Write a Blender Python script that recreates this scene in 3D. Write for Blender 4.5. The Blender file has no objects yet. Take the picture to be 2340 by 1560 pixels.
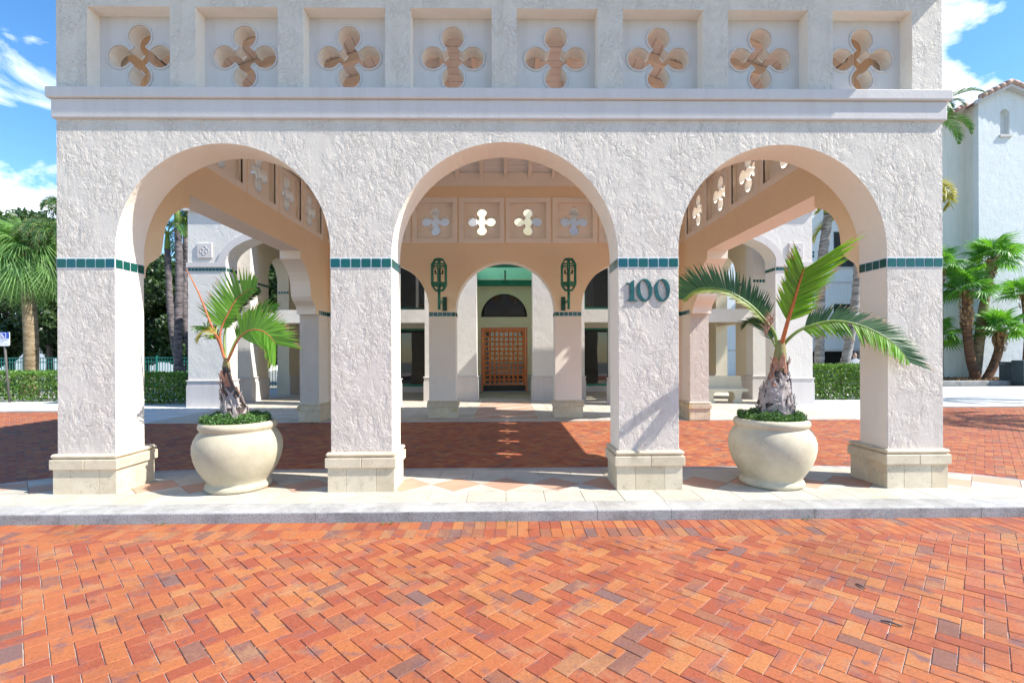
import bpy, bmesh, math, random
import numpy as np
from mathutils import Vector, Matrix, geometry
R = math.radians
random.seed(7)
SC = bpy.context.scene
COL = SC.collection

# ------------------------------------------------------------------ camera
cam_d = bpy.data.cameras.new('camera'); cam = bpy.data.objects.new('camera', cam_d); COL.objects.link(cam)
cam_d.sensor_width = 36.0
cam_d.lens = 1110 / 2340 * 36
cam_d.shift_y = 29 / 2340
cam_d.clip_start = 0.05; cam_d.clip_end = 2000
cam.matrix_world = (Matrix.Translation((0, 0, 1.634)) @ Matrix.Rotation(-0.0135, 4, 'Z')
                    @ Matrix.Rotation(R(90), 4, 'X') @ Matrix.Rotation(-0.0035, 4, 'Z'))
SC.camera = cam

# ------------------------------------------------------------------ sky and sun
SUN = Vector((1.0, -0.26, 1.08)).normalized()
sun_el = math.asin(SUN.z); sun_rot = math.atan2(SUN.x, SUN.y)
world = bpy.data.worlds.new("World"); SC.world = world; world.use_nodes = True
wt = world.node_tree; wt.nodes.clear()
def wn(t, **k):
    n = wt.nodes.new(t)
    for a, b in k.items(): setattr(n, a, b)
    return n
sky = wn('ShaderNodeTexSky', sky_type='NISHITA', sun_disc=False, sun_elevation=sun_el, sun_rotation=sun_rot,
         air_density=1.0, dust_density=0.25, ozone_density=2.6)
hs = wn('ShaderNodeHueSaturation'); hs.inputs['Saturation'].default_value = 1.25; hs.inputs['Value'].default_value = 0.92
tc = wn('ShaderNodeTexCoord')
L = wt.links.new
mp = wn('ShaderNodeMapping'); mp.inputs['Scale'].default_value = (2.3, 2.3, 5.0); mp.inputs['Location'].default_value = (3.1, 1.7, 0.35)
no = wn('ShaderNodeTexNoise'); no.inputs['Scale'].default_value = 2.0; no.inputs['Detail'].default_value = 10; no.inputs['Roughness'].default_value = 0.58; no.inputs['Distortion'].default_value = 0.35
L(tc.outputs['Generated'], mp.inputs[0]); L(mp.outputs[0], no.inputs[0])
acc = no.outputs[0]
for (cd, w0, amt) in (((-0.99, 1.0, 0.39), 0.975, 0.055), ((-0.98, 1.0, 0.64), 0.985, 0.02), ((1.0, 0.99, 0.57), 0.985, 0.045), ((0.2, 1.0, 0.9), 0.95, 0.05), ((-0.3, -1.0, 0.6), 0.95, 0.06)):
    v = Vector(cd).normalized(); dp_ = wn('ShaderNodeVectorMath', operation='DOT_PRODUCT'); dp_.inputs[1].default_value = v
    nz = wn('ShaderNodeVectorMath', operation='NORMALIZE'); L(tc.outputs['Generated'], nz.inputs[0]); L(nz.outputs[0], dp_.inputs[0])
    mr_ = wn('ShaderNodeMapRange'); mr_.interpolation_type = 'SMOOTHSTEP'
    for q_, v_ in zip((1, 2, 3, 4), (w0, 1.0, 0.0, amt)): mr_.inputs[q_].default_value = v_
    L(dp_.outputs['Value'], mr_.inputs[0]); am = wn('ShaderNodeMath', operation='ADD'); L(acc, am.inputs[0]); L(mr_.outputs[0], am.inputs[1]); acc = am.outputs[0]
rp = wn('ShaderNodeValToRGB'); rp.color_ramp.elements[0].position = 0.60; rp.color_ramp.elements[1].position = 0.74
mx = wn('ShaderNodeMix', data_type='RGBA'); mx.inputs[7].default_value = (7.6, 7.8, 8.3, 1)
bg = wn('ShaderNodeBackground'); bg.inputs['Strength'].default_value = 0.15
wo = wn('ShaderNodeOutputWorld')
L(sky.outputs[0], hs.inputs['Color']); L(hs.outputs[0], mx.inputs[6])
L(acc, rp.inputs[0])
L(rp.outputs[0], mx.inputs[0]); L(mx.outputs[2], bg.inputs[0]); L(bg.outputs[0], wo.inputs[0])
sd = bpy.data.lights.new('sun', 'SUN'); sd.energy = 4.6; sd.angle = R(0.5); sd.color = (1.0, 0.965, 0.90)
so = bpy.data.objects.new('sun', sd); COL.objects.link(so)
so.rotation_euler = SUN.to_track_quat('Z', 'Y').to_euler(); so.location = (20, -10, 30)
SC.view_settings.view_transform = 'Standard'; SC.view_settings.look = 'None'
SC.view_settings.exposure = 0.98; SC.view_settings.gamma = 1.0; SC.view_settings.use_curve_mapping = False
SC.render.engine = 'CYCLES'
SC.cycles.max_bounces = 8; SC.cycles.diffuse_bounces = 6; SC.cycles.transparent_max_bounces = 12

# ------------------------------------------------------------------ object helpers
def link(o, parent=None):
    COL.objects.link(o)
    if parent is not None: o.parent = parent
    return o
def tag(o, label=None, cat=None, group=None, kind=None):
    if label: o['label'] = label
    if cat: o['category'] = cat
    if group: o['group'] = group
    if kind: o['kind'] = kind
    return o
def empty(name, loc, label, cat, group=None, rz=0):
    o = bpy.data.objects.new(name, None); o.empty_display_size = 0.2
    o.location = loc; o.rotation_euler = (0, 0, rz)
    link(o); return tag(o, label, cat, group)
def copy_tree(o, parent=None):
    c = o.copy(); COL.objects.link(c); c.parent = parent
    for ch in list(o.children): copy_tree(ch, c)
    return c

class MB:
    def __init__(s): s.v = []; s.f = []; s.m = []; s.r = []; s.sm = []
    def add(s, vs, fs, mi=0, rnd=None, smooth=False):
        b = len(s.v); s.v.extend([tuple(p) for p in vs])
        for f in fs:
            s.f.append(tuple(b + i for i in f)); s.m.append(mi); s.r.append(rnd if rnd is not None else 0.0); s.sm.append(smooth)
    def box(s, x0, x1, y0, y1, z0, z1, mi=0, rnd=None, bev=0.0):
        if bev <= 0:
            vs = [(x, y, z) for z in (z0, z1) for y in (y0, y1) for x in (x0, x1)]
            fs = [(0, 2, 3, 1), (4, 5, 7, 6), (0, 1, 5, 4), (2, 6, 7, 3), (0, 4, 6, 2), (1, 3, 7, 5)]
            s.add(vs, fs, mi, rnd); return
        # box with all edges chamfered
        b = bev; X = (x0, x1); Y = (y0, y1); Z = (z0, z1); vs = []; idx = {}
        for i in (0, 1):
            for j in (0, 1):
                for k in (0, 1):
                    px, py, pz = X[i], Y[j], Z[k]; ix = b if i == 0 else -b; iy = b if j == 0 else -b; iz = b if k == 0 else -b
                    idx[(i, j, k, 'x')] = len(vs); vs.append((px, py + iy, pz + iz))
                    idx[(i, j, k, 'y')] = len(vs); vs.append((px + ix, py, pz + iz))
                    idx[(i, j, k, 'z')] = len(vs); vs.append((px + ix, py + iy, pz))
        g = lambda i, j, k, a: idx[(i, j, k, a)]
        fs = []
        fs += [(g(0,0,0,'x'), g(0,0,1,'x'), g(0,1,1,'x'), g(0,1,0,'x')), (g(1,0,0,'x'), g(1,1,0,'x'), g(1,1,1,'x'), g(1,0,1,'x'))]
        fs += [(g(0,0,0,'y'), g(1,0,0,'y'), g(1,0,1,'y'), g(0,0,1,'y')), (g(0,1,0,'y'), g(0,1,1,'y'), g(1,1,1,'y'), g(1,1,0,'y'))]
        fs += [(g(0,0,0,'z'), g(0,1,0,'z'), g(1,1,0,'z'), g(1,0,0,'z')), (g(0,0,1,'z'), g(1,0,1,'z'), g(1,1,1,'z'), g(0,1,1,'z'))]
        for i in (0, 1):
            for j in (0, 1):
                fs.append((g(i,j,0,'x'), g(i,j,1,'x'), g(i,j,1,'y'), g(i,j,0,'y')))
                fs.append((g(0,i,j,'y'), g(1,i,j,'y'), g(1,i,j,'z'), g(0,i,j,'z')))
                fs.append((g(i,0,j,'x'), g(i,1,j,'x'), g(i,1,j,'z'), g(i,0,j,'z')))
                for k in (0, 1): fs.append((g(i,j,k,'x'), g(i,j,k,'y'), g(i,j,k,'z')))
        s.add(vs, fs, mi, rnd)
    def tube(s, pts, rad, n=8, mi=0, closed=False, cap=True, smooth=True, rnd=None):
        pts = [Vector(p) for p in pts]; N = len(pts)
        rads = rad if isinstance(rad, (list, tuple)) else [rad] * N
        rings = []; prev = None
        for i, p in enumerate(pts):
            if closed: t = (pts[(i + 1) % N] - pts[i - 1])
            else: t = pts[min(i + 1, N - 1)] - pts[max(i - 1, 0)]
            t = t.normalized() if t.length > 1e-9 else Vector((0, 0, 1))
            if prev is None:
                a = Vector((0, 0, 1)) if abs(t.z) < 0.9 else Vector((1, 0, 0))
                u = t.cross(a).normalized()
            else:
                u = (prev - t * prev.dot(t)); u = u.normalized() if u.length > 1e-6 else t.orthogonal().normalized()
            prev = u; w = t.cross(u)
            rings.append([p + (u * math.cos(2 * math.pi * k / n) + w * math.sin(2 * math.pi * k / n)) * rads[i] for k in range(n)])
        vs = [q for rg in rings for q in rg]; fs = []
        M = N if closed else N - 1
        for i in range(M):
            a = i * n; b = ((i + 1) % N) * n
            for k in range(n): fs.append((a + k, a + (k + 1) % n, b + (k + 1) % n, b + k))
        if cap and not closed:
            fs.append(tuple(reversed(range(n)))); fs.append(tuple((N - 1) * n + k for k in range(n)))
        s.add(vs, fs, mi, rnd, smooth)
    def lathe(s, prof, cx, cy, n=48, mi=0, smooth=True, closed_top=False):
        vs = []; fs = []
        for (r, z) in prof:
            for k in range(n):
                a = 2 * math.pi * k / n; vs.append((cx + r * math.cos(a), cy + r * math.sin(a), z))
        for i in range(len(prof) - 1):
            for k in range(n):
                fs.append((i * n + k, i * n + (k + 1) % n, (i + 1) * n + (k + 1) % n, (i + 1) * n + k))
        s.add(vs, fs, mi, None, smooth)
    def poly(s, loops, d0, d1, frame, mi=0, side_mi=None, back_mi=None, caps=True):
        """2-D loops (outer + holes) extruded between depths d0 and d1; frame(u, v, d) -> 3-D point"""
        tris = geometry.tessellate_polygon([[Vector((u, v, 0)) for u, v in lp] for lp in loops])
        flat = [p for lp in loops for p in lp]; n = len(flat)
        base = len(s.v)
        s.v.extend([tuple(frame(u, v, d0)) for u, v in flat]); s.v.extend([tuple(frame(u, v, d1)) for u, v in flat])
        sm_ = side_mi if side_mi is not None else mi; bm_ = back_mi if back_mi is not None else mi
        for t in tris:
            s.f.append((base + t[0], base + t[1], base + t[2])); s.m.append(mi); s.r.append(0.0); s.sm.append(False)
            s.f.append((base + n + t[2], base + n + t[1], base + n + t[0])); s.m.append(bm_); s.r.append(0.0); s.sm.append(False)
        o = 0
        for lp in loops:
            k = len(lp)
            for i in range(k):
                a = base + o + i; b = base + o + (i + 1) % k
                s.f.append((a, b, b + n, a + n)); s.m.append(sm_); s.r.append(0.0); s.sm.append(False)
            o += k
    def mesh(s, name, mats):
        me = bpy.data.meshes.new(name); me.from_pydata(s.v, [], s.f)
        for m in (mats if isinstance(mats, (list, tuple)) else [mats]): me.materials.append(m)
        me.polygons.foreach_set('material_index', s.m)
        me.polygons.foreach_set('use_smooth', s.sm)
        if any(s.r):
            at = me.attributes.new('rnd', 'FLOAT', 'FACE'); at.data.foreach_set('value', s.r)
        me.update()
        return me
    def build(s, name, mats, parent=None, fix=True, loc=None):
        me = s.mesh(name, mats)
        if fix:
            bm = bmesh.new(); bm.from_mesh(me); bmesh.ops.recalc_face_normals(bm, faces=bm.faces); bm.to_mesh(me); bm.free()
        o = bpy.data.objects.new(name, me)
        if loc: o.location = loc
        link(o, parent); return o

def fxz(y):   # frame for a wall parallel to X: (u, v, d) -> x=u, z=v, y=y+d
    return lambda u, v, d: (u, y + d, v)
def fyz(x):   # frame for a wall parallel to Y
    return lambda u, v, d: (x + d, u, v)

# ------------------------------------------------------------------ materials
def newmat(name):
    m = bpy.data.materials.new(name); m.use_nodes = True; nt = m.node_tree
    return m, nt, nt.nodes['Principled BSDF']
def nd(nt, t, inp=None, **k):
    n = nt.nodes.new(t)
    for a, b in k.items(): setattr(n, a, b)
    for a, b in (inp or {}).items(): n.inputs[a].default_value = b
    return n
def ramp(nt, stops, interp='LINEAR'):
    n = nt.nodes.new('ShaderNodeValToRGB'); cr = n.color_ramp; cr.interpolation = interp
    while len(cr.elements) > 1: cr.elements.remove(cr.elements[-1])
    cr.elements[0].position = stops[0][0]; cr.elements[0].color = tuple(stops[0][1]) + (1,)
    for p, c in stops[1:]:
        e = cr.elements.new(p); e.color = tuple(c) + (1,)
    return n
def g3(v): return (v, v, v)

def plain(name, col, rough=0.6, metal=0.0, var=0.12, scale=3.0, bump=0.0, bscale=60, spec=0.5):
    m, nt, b = newmat(name); l = nt.links.new
    tcn = nd(nt, 'ShaderNodeTexCoord')
    n1 = nd(nt, 'ShaderNodeTexNoise', {'Scale': scale, 'Detail': 6.0, 'Roughness': 0.6})
    l(tcn.outputs['Object'], n1.inputs[0])
    lo = [c * (1 - var) for c in col]; hi = [min(1, c * (1 + var)) for c in col]
    r = ramp(nt, [(0.3, lo), (0.7, hi)]); l(n1.outputs[0], r.inputs[0]); l(r.outputs[0], b.inputs['Base Color'])
    b.inputs['Roughness'].default_value = rough; b.inputs['Metallic'].default_value = metal
    b.inputs['Specular IOR Level'].default_value = spec
    if bump > 0:
        n2 = nd(nt, 'ShaderNodeTexNoise', {'Scale': bscale, 'Detail': 5.0}); l(tcn.outputs['Object'], n2.inputs[0])
        bp = nd(nt, 'ShaderNodeBump', {'Strength': 1.0, 'Distance': bump}); l(n2.outputs[0], bp.inputs['Height']); l(bp.outputs[0], b.inputs['Normal'])
    return m

def stucco(name, col, depth=0.004, scale=16.0, fine=0.0010, dirt=0.05, sharp=(0.49, 0.51), rough=0.66, streak=0.0):
    """hand-trowelled stucco: flat plateaus with torn, jagged edges, smoother in places"""
    m, nt, b = newmat(name); l = nt.links.new
    tcn = nd(nt, 'ShaderNodeTexCoord')
    mpn = nd(nt, 'ShaderNodeMapping', {'Scale': (1.0, 1.0, 0.7), 'Rotation': (0.35, 0.6, 0.2)}); l(tcn.outputs['Object'], mpn.inputs[0])
    w = nd(nt, 'ShaderNodeTexNoise', {'Scale': 4.0, 'Detail': 4.0}); l(mpn.outputs[0], w.inputs[0])
    ad = nd(nt, 'ShaderNodeVectorMath', operation='MULTIPLY_ADD'); ad.inputs[1].default_value = (0.22, 0.22, 0.22)
    l(w.outputs['Color'], ad.inputs[0]); l(mpn.outputs[0], ad.inputs[2])
    hs_ = []
    for sc_, wt_, sd_, det in ((scale, 1.0, 0.0, 4.0), (scale * 1.9, 0.45, 5.3, 5.0)):
        mm = nd(nt, 'ShaderNodeVectorMath', operation='ADD'); mm.inputs[1].default_value = (sd_, sd_ * 1.7, sd_ * 0.3)
        l(ad.outputs[0], mm.inputs[0])
        n = nd(nt, 'ShaderNodeTexNoise', {'Scale': sc_, 'Detail': det, 'Roughness': 0.55}); l(mm.outputs[0], n.inputs[0])
        mr = ramp(nt, [(0.33, g3(0.0)), (0.485, g3(wt_)), (0.50, g3(wt_ * 0.25)), (0.60, g3(wt_ * 0.9)), (0.612, g3(wt_ * 0.3)), (0.8, g3(wt_ * 0.6))])
        l(n.outputs[0], mr.inputs[0]); hs_.append(mr)
    s2 = nd(nt, 'ShaderNodeMath', operation='ADD'); l(hs_[0].outputs[0], s2.inputs[0]); l(hs_[1].outputs[0], s2.inputs[1])
    nm = nd(nt, 'ShaderNodeTexNoise', {'Scale': 2.6, 'Detail': 3.0}); l(tcn.outputs['Object'], nm.inputs[0])
    rm = ramp(nt, [(0.36, g3(0.25)), (0.56, g3(1.0))]); l(nm.outputs[0], rm.inputs[0])
    s3 = nd(nt, 'ShaderNodeMath', operation='MULTIPLY'); l(s2.outputs[0], s3.inputs[0]); l(rm.outputs[0], s3.inputs[1])
    nf = nd(nt, 'ShaderNodeTexNoise', {'Scale': 130.0, 'Detail': 3.0}); l(tcn.outputs['Object'], nf.inputs[0])
    b1 = nd(nt, 'ShaderNodeBump', {'Strength': 1.0, 'Distance': depth}); l(s3.outputs[0], b1.inputs['Height'])
    b2 = nd(nt, 'ShaderNodeBump', {'Strength': 0.7, 'Distance': fine}); l(nf.outputs[0], b2.inputs['Height']); l(b1.outputs[0], b2.inputs['Normal'])
    l(b2.outputs[0], b.inputs['Normal'])
    nv = nd(nt, 'ShaderNodeTexNoise', {'Scale': 1.3, 'Detail': 7.0, 'Roughness': 0.65}); l(tcn.outputs['Object'], nv.inputs[0])
    r = ramp(nt, [(0.32, [c * (1 - dirt) for c in col]), (0.68, col)]); l(nv.outputs[0], r.inputs[0])
    mps = nd(nt, 'ShaderNodeMapping', {'Scale': (7.0, 7.0, 0.55)}); l(tcn.outputs['Object'], mps.inputs[0])
    nst = nd(nt, 'ShaderNodeTexNoise', {'Scale': 1.0, 'Detail': 5.0, 'Roughness': 0.6}); l(mps.outputs[0], nst.inputs[0])
    rst = ramp(nt, [(0.36, (1 - streak, 1 - streak * 1.1, 1 - streak * 1.3)), (0.52, g3(1.0))]); l(nst.outputs[0], rst.inputs[0])
    mst = nd(nt, 'ShaderNodeMix', data_type='RGBA', blend_type='MULTIPLY'); mst.inputs[0].default_value = 1; l(r.outputs[0], mst.inputs[6]); l(rst.outputs[0], mst.inputs[7]); l(mst.outputs[2], b.inputs['Base Color'])
    b.inputs['Roughness'].default_value = 0.88; b.inputs['Specular IOR Level'].default_value = 0.25
    return m

M = {}
M['stucco'] = stucco('stucco_white', (0.67, 0.602, 0.53), depth=0.0066, scale=12.0, streak=0.05)
M['smooth'] = stucco('stucco_smooth_white', (0.62, 0.575, 0.55), streak=0.05, depth=0.0014, scale=7.0, fine=0.0006, dirt=0.06)
M['jamb'] = stucco('stucco_bounce_tint', (0.88, 0.80, 0.69), depth=0.0030, scale=8.0, fine=0.0009)  # soffits and jambs: white stucco with warm light bounced off bricks put into its colour
M['peach'] = stucco('stucco_peach', (0.94, 0.75, 0.52), depth=0.0032, scale=8.0, fine=0.0008)
M['rose'] = plain('painted_trim_rose', (0.90, 0.85, 0.77), 0.8, var=0.04, scale=2.0, bump=0.0006)
M['cream'] = stucco('stucco_cream_entry', (0.94, 0.85, 0.66), depth=0.0020, scale=8.0, fine=0.0008)
M['white'] = stucco('stucco_entry_white', (0.70, 0.665, 0.61), depth=0.0050, scale=5.0)
M['farcream'] = stucco('stucco_far_cream', (0.70, 0.68, 0.61), streak=0.06, depth=0.003, scale=3.0)
M['loggia'] = stucco('stucco_loggia', (0.68, 0.60, 0.46), depth=0.0020, scale=6.0)
M['farwhite'] = stucco('stucco_far_white', (0.72, 0.735, 0.72), streak=0.06, depth=0.006, scale=3.0)
M['grout'] = plain('tile_grout', (0.74, 0.74, 0.74), 0.9, var=0.05)
M['plank'] = plain('ceiling_paint', (0.86, 0.90, 0.93), 0.7, var=0.05)
M['metal'] = plain('green_enamel', (0.012, 0.20, 0.13), 0.32, var=0.15, scale=8)
M['metal_dark'] = plain('dark_green_enamel', (0.006, 0.07, 0.05), 0.35, var=0.2, scale=8)
M['fence'] = plain('fence_teal', (0.01, 0.16, 0.13), 0.4, var=0.15)
M['numeral'] = plain('teal_numeral', (0.004, 0.075, 0.075), 0.35, var=0.35, scale=18)
M['black'] = plain('black_kick_plate', (0.012, 0.012, 0.013), 0.25)
M['steel'] = plain('brushed_steel', (0.55, 0.5, 0.42), 0.3, metal=1.0)
M['concrete'] = plain('concrete_walk', (0.56, 0.545, 0.50), 0.85, var=0.12, scale=1.2, bump=0.001, bscale=90)
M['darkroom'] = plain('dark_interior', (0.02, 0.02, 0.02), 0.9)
M['signblue'] = plain('sign_blue', (0.02, 0.07, 0.42), 0.4, var=0.05)
M['signwhite'] = plain('sign_white', (0.75, 0.76, 0.78), 0.5, var=0.04)
M['signtext'] = plain('sign_print', (0.25, 0.3, 0.42), 0.6)
M['post'] = plain('weathered_post', (0.10, 0.09, 0.08), 0.7)
M['dumpster'] = plain('dumpster_grey', (0.035, 0.05, 0.052), 0.5, var=0.3, scale=4)
M['dumpster_green'] = plain('dumpster_side', (0.06, 0.09, 0.085), 0.5, var=0.25, scale=5)
M['mulch'] = plain('mulch', (0.07, 0.055, 0.045), 0.95, var=0.6, scale=14, bump=0.02, bscale=20)
M['soil'] = plain('soil', (0.03, 0.022, 0.016), 0.95, var=0.4, scale=20)
M['ground'] = plain('ground', (0.20, 0.20, 0.17), 0.95, var=0.2, scale=0.3)
M['joint'] = plain('joint_sand', (0.46, 0.40, 0.35), 0.95, var=0.45, scale=9, bump=0.004, bscale=160)
M['skin'] = plain('skin', (0.45, 0.26, 0.18), 0.6)
M['shirt'] = plain('grey_shirt', (0.35, 0.36, 0.38), 0.9)

def tile_mat(name, stops, rough=0.12):
    m, nt, b = newmat(name); l = nt.links.new
    oi = nd(nt, 'ShaderNodeObjectInfo'); at = nd(nt, 'ShaderNodeAttribute', attribute_name='rnd')
    ad = nd(nt, 'ShaderNodeMath', operation='ADD'); l(oi.outputs['Random'], ad.inputs[0]); l(at.outputs['Fac'], ad.inputs[1])
    fr = nd(nt, 'ShaderNodeMath', operation='FRACT'); l(ad.outputs[0], fr.inputs[0])
    r = ramp(nt, stops); l(fr.outputs[0], r.inputs[0])
    tcn = nd(nt, 'ShaderNodeTexCoord'); n = nd(nt, 'ShaderNodeTexNoise', {'Scale': 22.0, 'Detail': 4.0}); l(tcn.outputs['Object'], n.inputs[0])
    mxn = nd(nt, 'ShaderNodeMix', data_type='RGBA', blend_type='MULTIPLY'); mxn.inputs[0].default_value = 0.5
    r2 = ramp(nt, [(0.3, (0.6, 0.65, 0.7)), (0.7, (1.0, 1.0, 1.0))]); l(n.outputs[0], r2.inputs[0])
    l(r.outputs[0], mxn.inputs[6]); l(r2.outputs[0], mxn.inputs[7]); l(mxn.outputs[2], b.inputs['Base Color'])
    b.inputs['Roughness'].default_value = rough
    bp = nd(nt, 'ShaderNodeBump', {'Strength': 0.3, 'Distance': 0.002}); l(n.outputs[0], bp.inputs['Height']); l(bp.outputs[0], b.inputs['Normal'])
    return m
M['tile'] = tile_mat('glazed_teal', [(0, (0.004, 0.085, 0.070)), (0.5, (0.006, 0.105, 0.085)), (1, (0.004, 0.09, 0.105))])

def brick_mat():
    m, nt, b = newmat('clay_paver'); l = nt.links.new
    oi = nd(nt, 'ShaderNodeObjectInfo'); at = nd(nt, 'ShaderNodeAttribute', attribute_name='rnd')
    ad = nd(nt, 'ShaderNodeMath', operation='ADD'); l(oi.outputs['Random'], ad.inputs[0]); l(at.outputs['Fac'], ad.inputs[1])
    fr = nd(nt, 'ShaderNodeMath', operation='FRACT'); l(ad.outputs[0], fr.inputs[0])
    pal = [(0.0, (0.372, 0.107, 0.041)), (0.12, (0.322, 0.079, 0.035)), (0.24, (0.402, 0.127, 0.043)), (0.37, (0.347, 0.093, 0.039)), (0.49, (0.388, 0.117, 0.042)),
           (0.60, (0.413, 0.154, 0.053)), (0.67, (0.302, 0.073, 0.035)), (0.75, (0.367, 0.114, 0.054)), (0.84, (0.402, 0.144, 0.054)), (0.90, (0.281, 0.104, 0.055)),
           (0.94, (0.222, 0.095, 0.065)), (0.965, (0.342, 0.150, 0.068)), (0.985, (0.191, 0.100, 0.084))]
    r = ramp(nt, pal, 'CONSTANT'); l(fr.outputs[0], r.inputs[0])
    tcn = nd(nt, 'ShaderNodeTexCoord'); geo = nd(nt, 'ShaderNodeNewGeometry')
    # kiln flashing: purple-brown scorch on part of the bricks
    n1 = nd(nt, 'ShaderNodeTexNoise', {'Scale': 6.5, 'Detail': 4.0, 'Roughness': 0.6, 'Distortion': 0.5}); l(geo.outputs['Position'], n1.inputs[0])
    r1 = ramp(nt, [(0.54, g3(0)), (0.70, g3(0.85))]); l(n1.outputs[0], r1.inputs[0])
    m1 = nd(nt, 'ShaderNodeMix', data_type='RGBA'); l(r1.outputs[0], m1.inputs[0]); l(r.outputs[0], m1.inputs[6]); m1.inputs[7].default_value = (0.17, 0.085, 0.085, 1)
    nt1 = nd(nt, 'ShaderNodeTexNoise', {'Scale': 4.6, 'Detail': 5.0, 'Roughness': 0.65, 'W': 3.0}, noise_dimensions='4D'); l(geo.outputs['Position'], nt1.inputs[0])
    rt1 = ramp(nt, [(0.53, g3(0)), (0.68, g3(0.6))]); l(nt1.outputs[0], rt1.inputs[0])
    mt1 = nd(nt, 'ShaderNodeMix', data_type='RGBA'); l(rt1.outputs[0], mt1.inputs[0]); l(m1.outputs[2], mt1.inputs[6]); mt1.inputs[7].default_value = (0.40, 0.21, 0.10, 1); m1 = mt1
    n2 = nd(nt, 'ShaderNodeTexNoise', {'Scale': 55.0, 'Detail': 6.0, 'Roughness': 0.7}); l(geo.outputs['Position'], n2.inputs[0])
    r2 = ramp(nt, [(0.28, g3(0.42)), (0.44, g3(0.88)), (0.6, g3(1.05)), (0.75, g3(1.28))]); l(n2.outputs[0], r2.inputs[0])
    m2 = nd(nt, 'ShaderNodeMix', data_type='RGBA', blend_type='MULTIPLY'); m2.inputs[0].default_value = 0.8
    l(m1.outputs[2], m2.inputs[6]); l(r2.outputs[0], m2.inputs[7])
    # oily stains and dusty wear over the road
    n3 = nd(nt, 'ShaderNodeTexNoise', {'Scale': 0.9, 'Detail': 7.0, 'Roughness': 0.62}); l(geo.outputs['Position'], n3.inputs[0])
    r3 = ramp(nt, [(0.30, g3(0.68)), (0.46, g3(0.96)), (0.6, g3(1.0)), (0.75, g3(1.12))]); l(n3.outputs[0], r3.inputs[0])
    m3 = nd(nt, 'ShaderNodeMix', data_type='RGBA', blend_type='MULTIPLY'); m3.inputs[0].default_value = 1.0
    l(m2.outputs[2], m3.inputs[6]); l(r3.outputs[0], m3.inputs[7])
    # small pale specks
    vo = nd(nt, 'ShaderNodeTexVoronoi', {'Scale': 160.0}); l(geo.outputs['Position'], vo.inputs[0])
    r4 = ramp(nt, [(0.10, g3(0.55)), (0.16, g3(0))]); l(vo.outputs['Distance'], r4.inputs[0])
    m4 = nd(nt, 'ShaderNodeMix', data_type='RGBA'); l(r4.outputs[0], m4.inputs[0]); l(m3.outputs[2], m4.inputs[6]); m4.inputs[7].default_value = (0.62, 0.42, 0.33, 1)
    vo2 = nd(nt, 'ShaderNodeTexVoronoi', {'Scale': 95.0}); l(geo.outputs['Position'], vo2.inputs[0])
    r5 = ramp(nt, [(0.09, g3(0.75)), (0.15, g3(0))]); l(vo2.outputs['Distance'], r5.inputs[0])
    m5 = nd(nt, 'ShaderNodeMix', data_type='RGBA'); l(r5.outputs[0], m5.inputs[0]); l(m4.outputs[2], m5.inputs[6]); m5.inputs[7].default_value = (0.09, 0.04, 0.03, 1)
    v3 = nd(nt, 'ShaderNodeTexVoronoi', {'Scale': 3.4}); dn = nd(nt, 'ShaderNodeTexNoise', {'Scale': 12.0, 'Detail': 3.0}); l(geo.outputs['Position'], dn.inputs[0])
    dv = nd(nt, 'ShaderNodeVectorMath', operation='MULTIPLY_ADD'); dv.inputs[1].default_value = (0.07, 0.07, 0.0); l(dn.outputs['Color'], dv.inputs[0]); l(geo.outputs['Position'], dv.inputs[2]); l(dv.outputs[0], v3.inputs[0])
    r6 = ramp(nt, [(0.07, g3(0.55)), (0.15, g3(0))]); l(v3.outputs['Distance'], r6.inputs[0])
    m6 = nd(nt, 'ShaderNodeMix', data_type='RGBA'); l(r6.outputs[0], m6.inputs[0]); l(m5.outputs[2], m6.inputs[6]); m6.inputs[7].default_value = (0.15, 0.035, 0.018, 1)
    l(m6.outputs[2], b.inputs['Base Color'])
    b.inputs['Roughness'].default_value = 0.72; b.inputs['Specular IOR Level'].default_value = 0.35
    bp = nd(nt, 'ShaderNodeBump', {'Strength': 1.0, 'Distance': 0.0022}); l(n2.outputs[0], bp.inputs['Height']); l(bp.outputs[0], b.inputs['Normal'])
    return m
M['brick'] = brick_mat()

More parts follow.
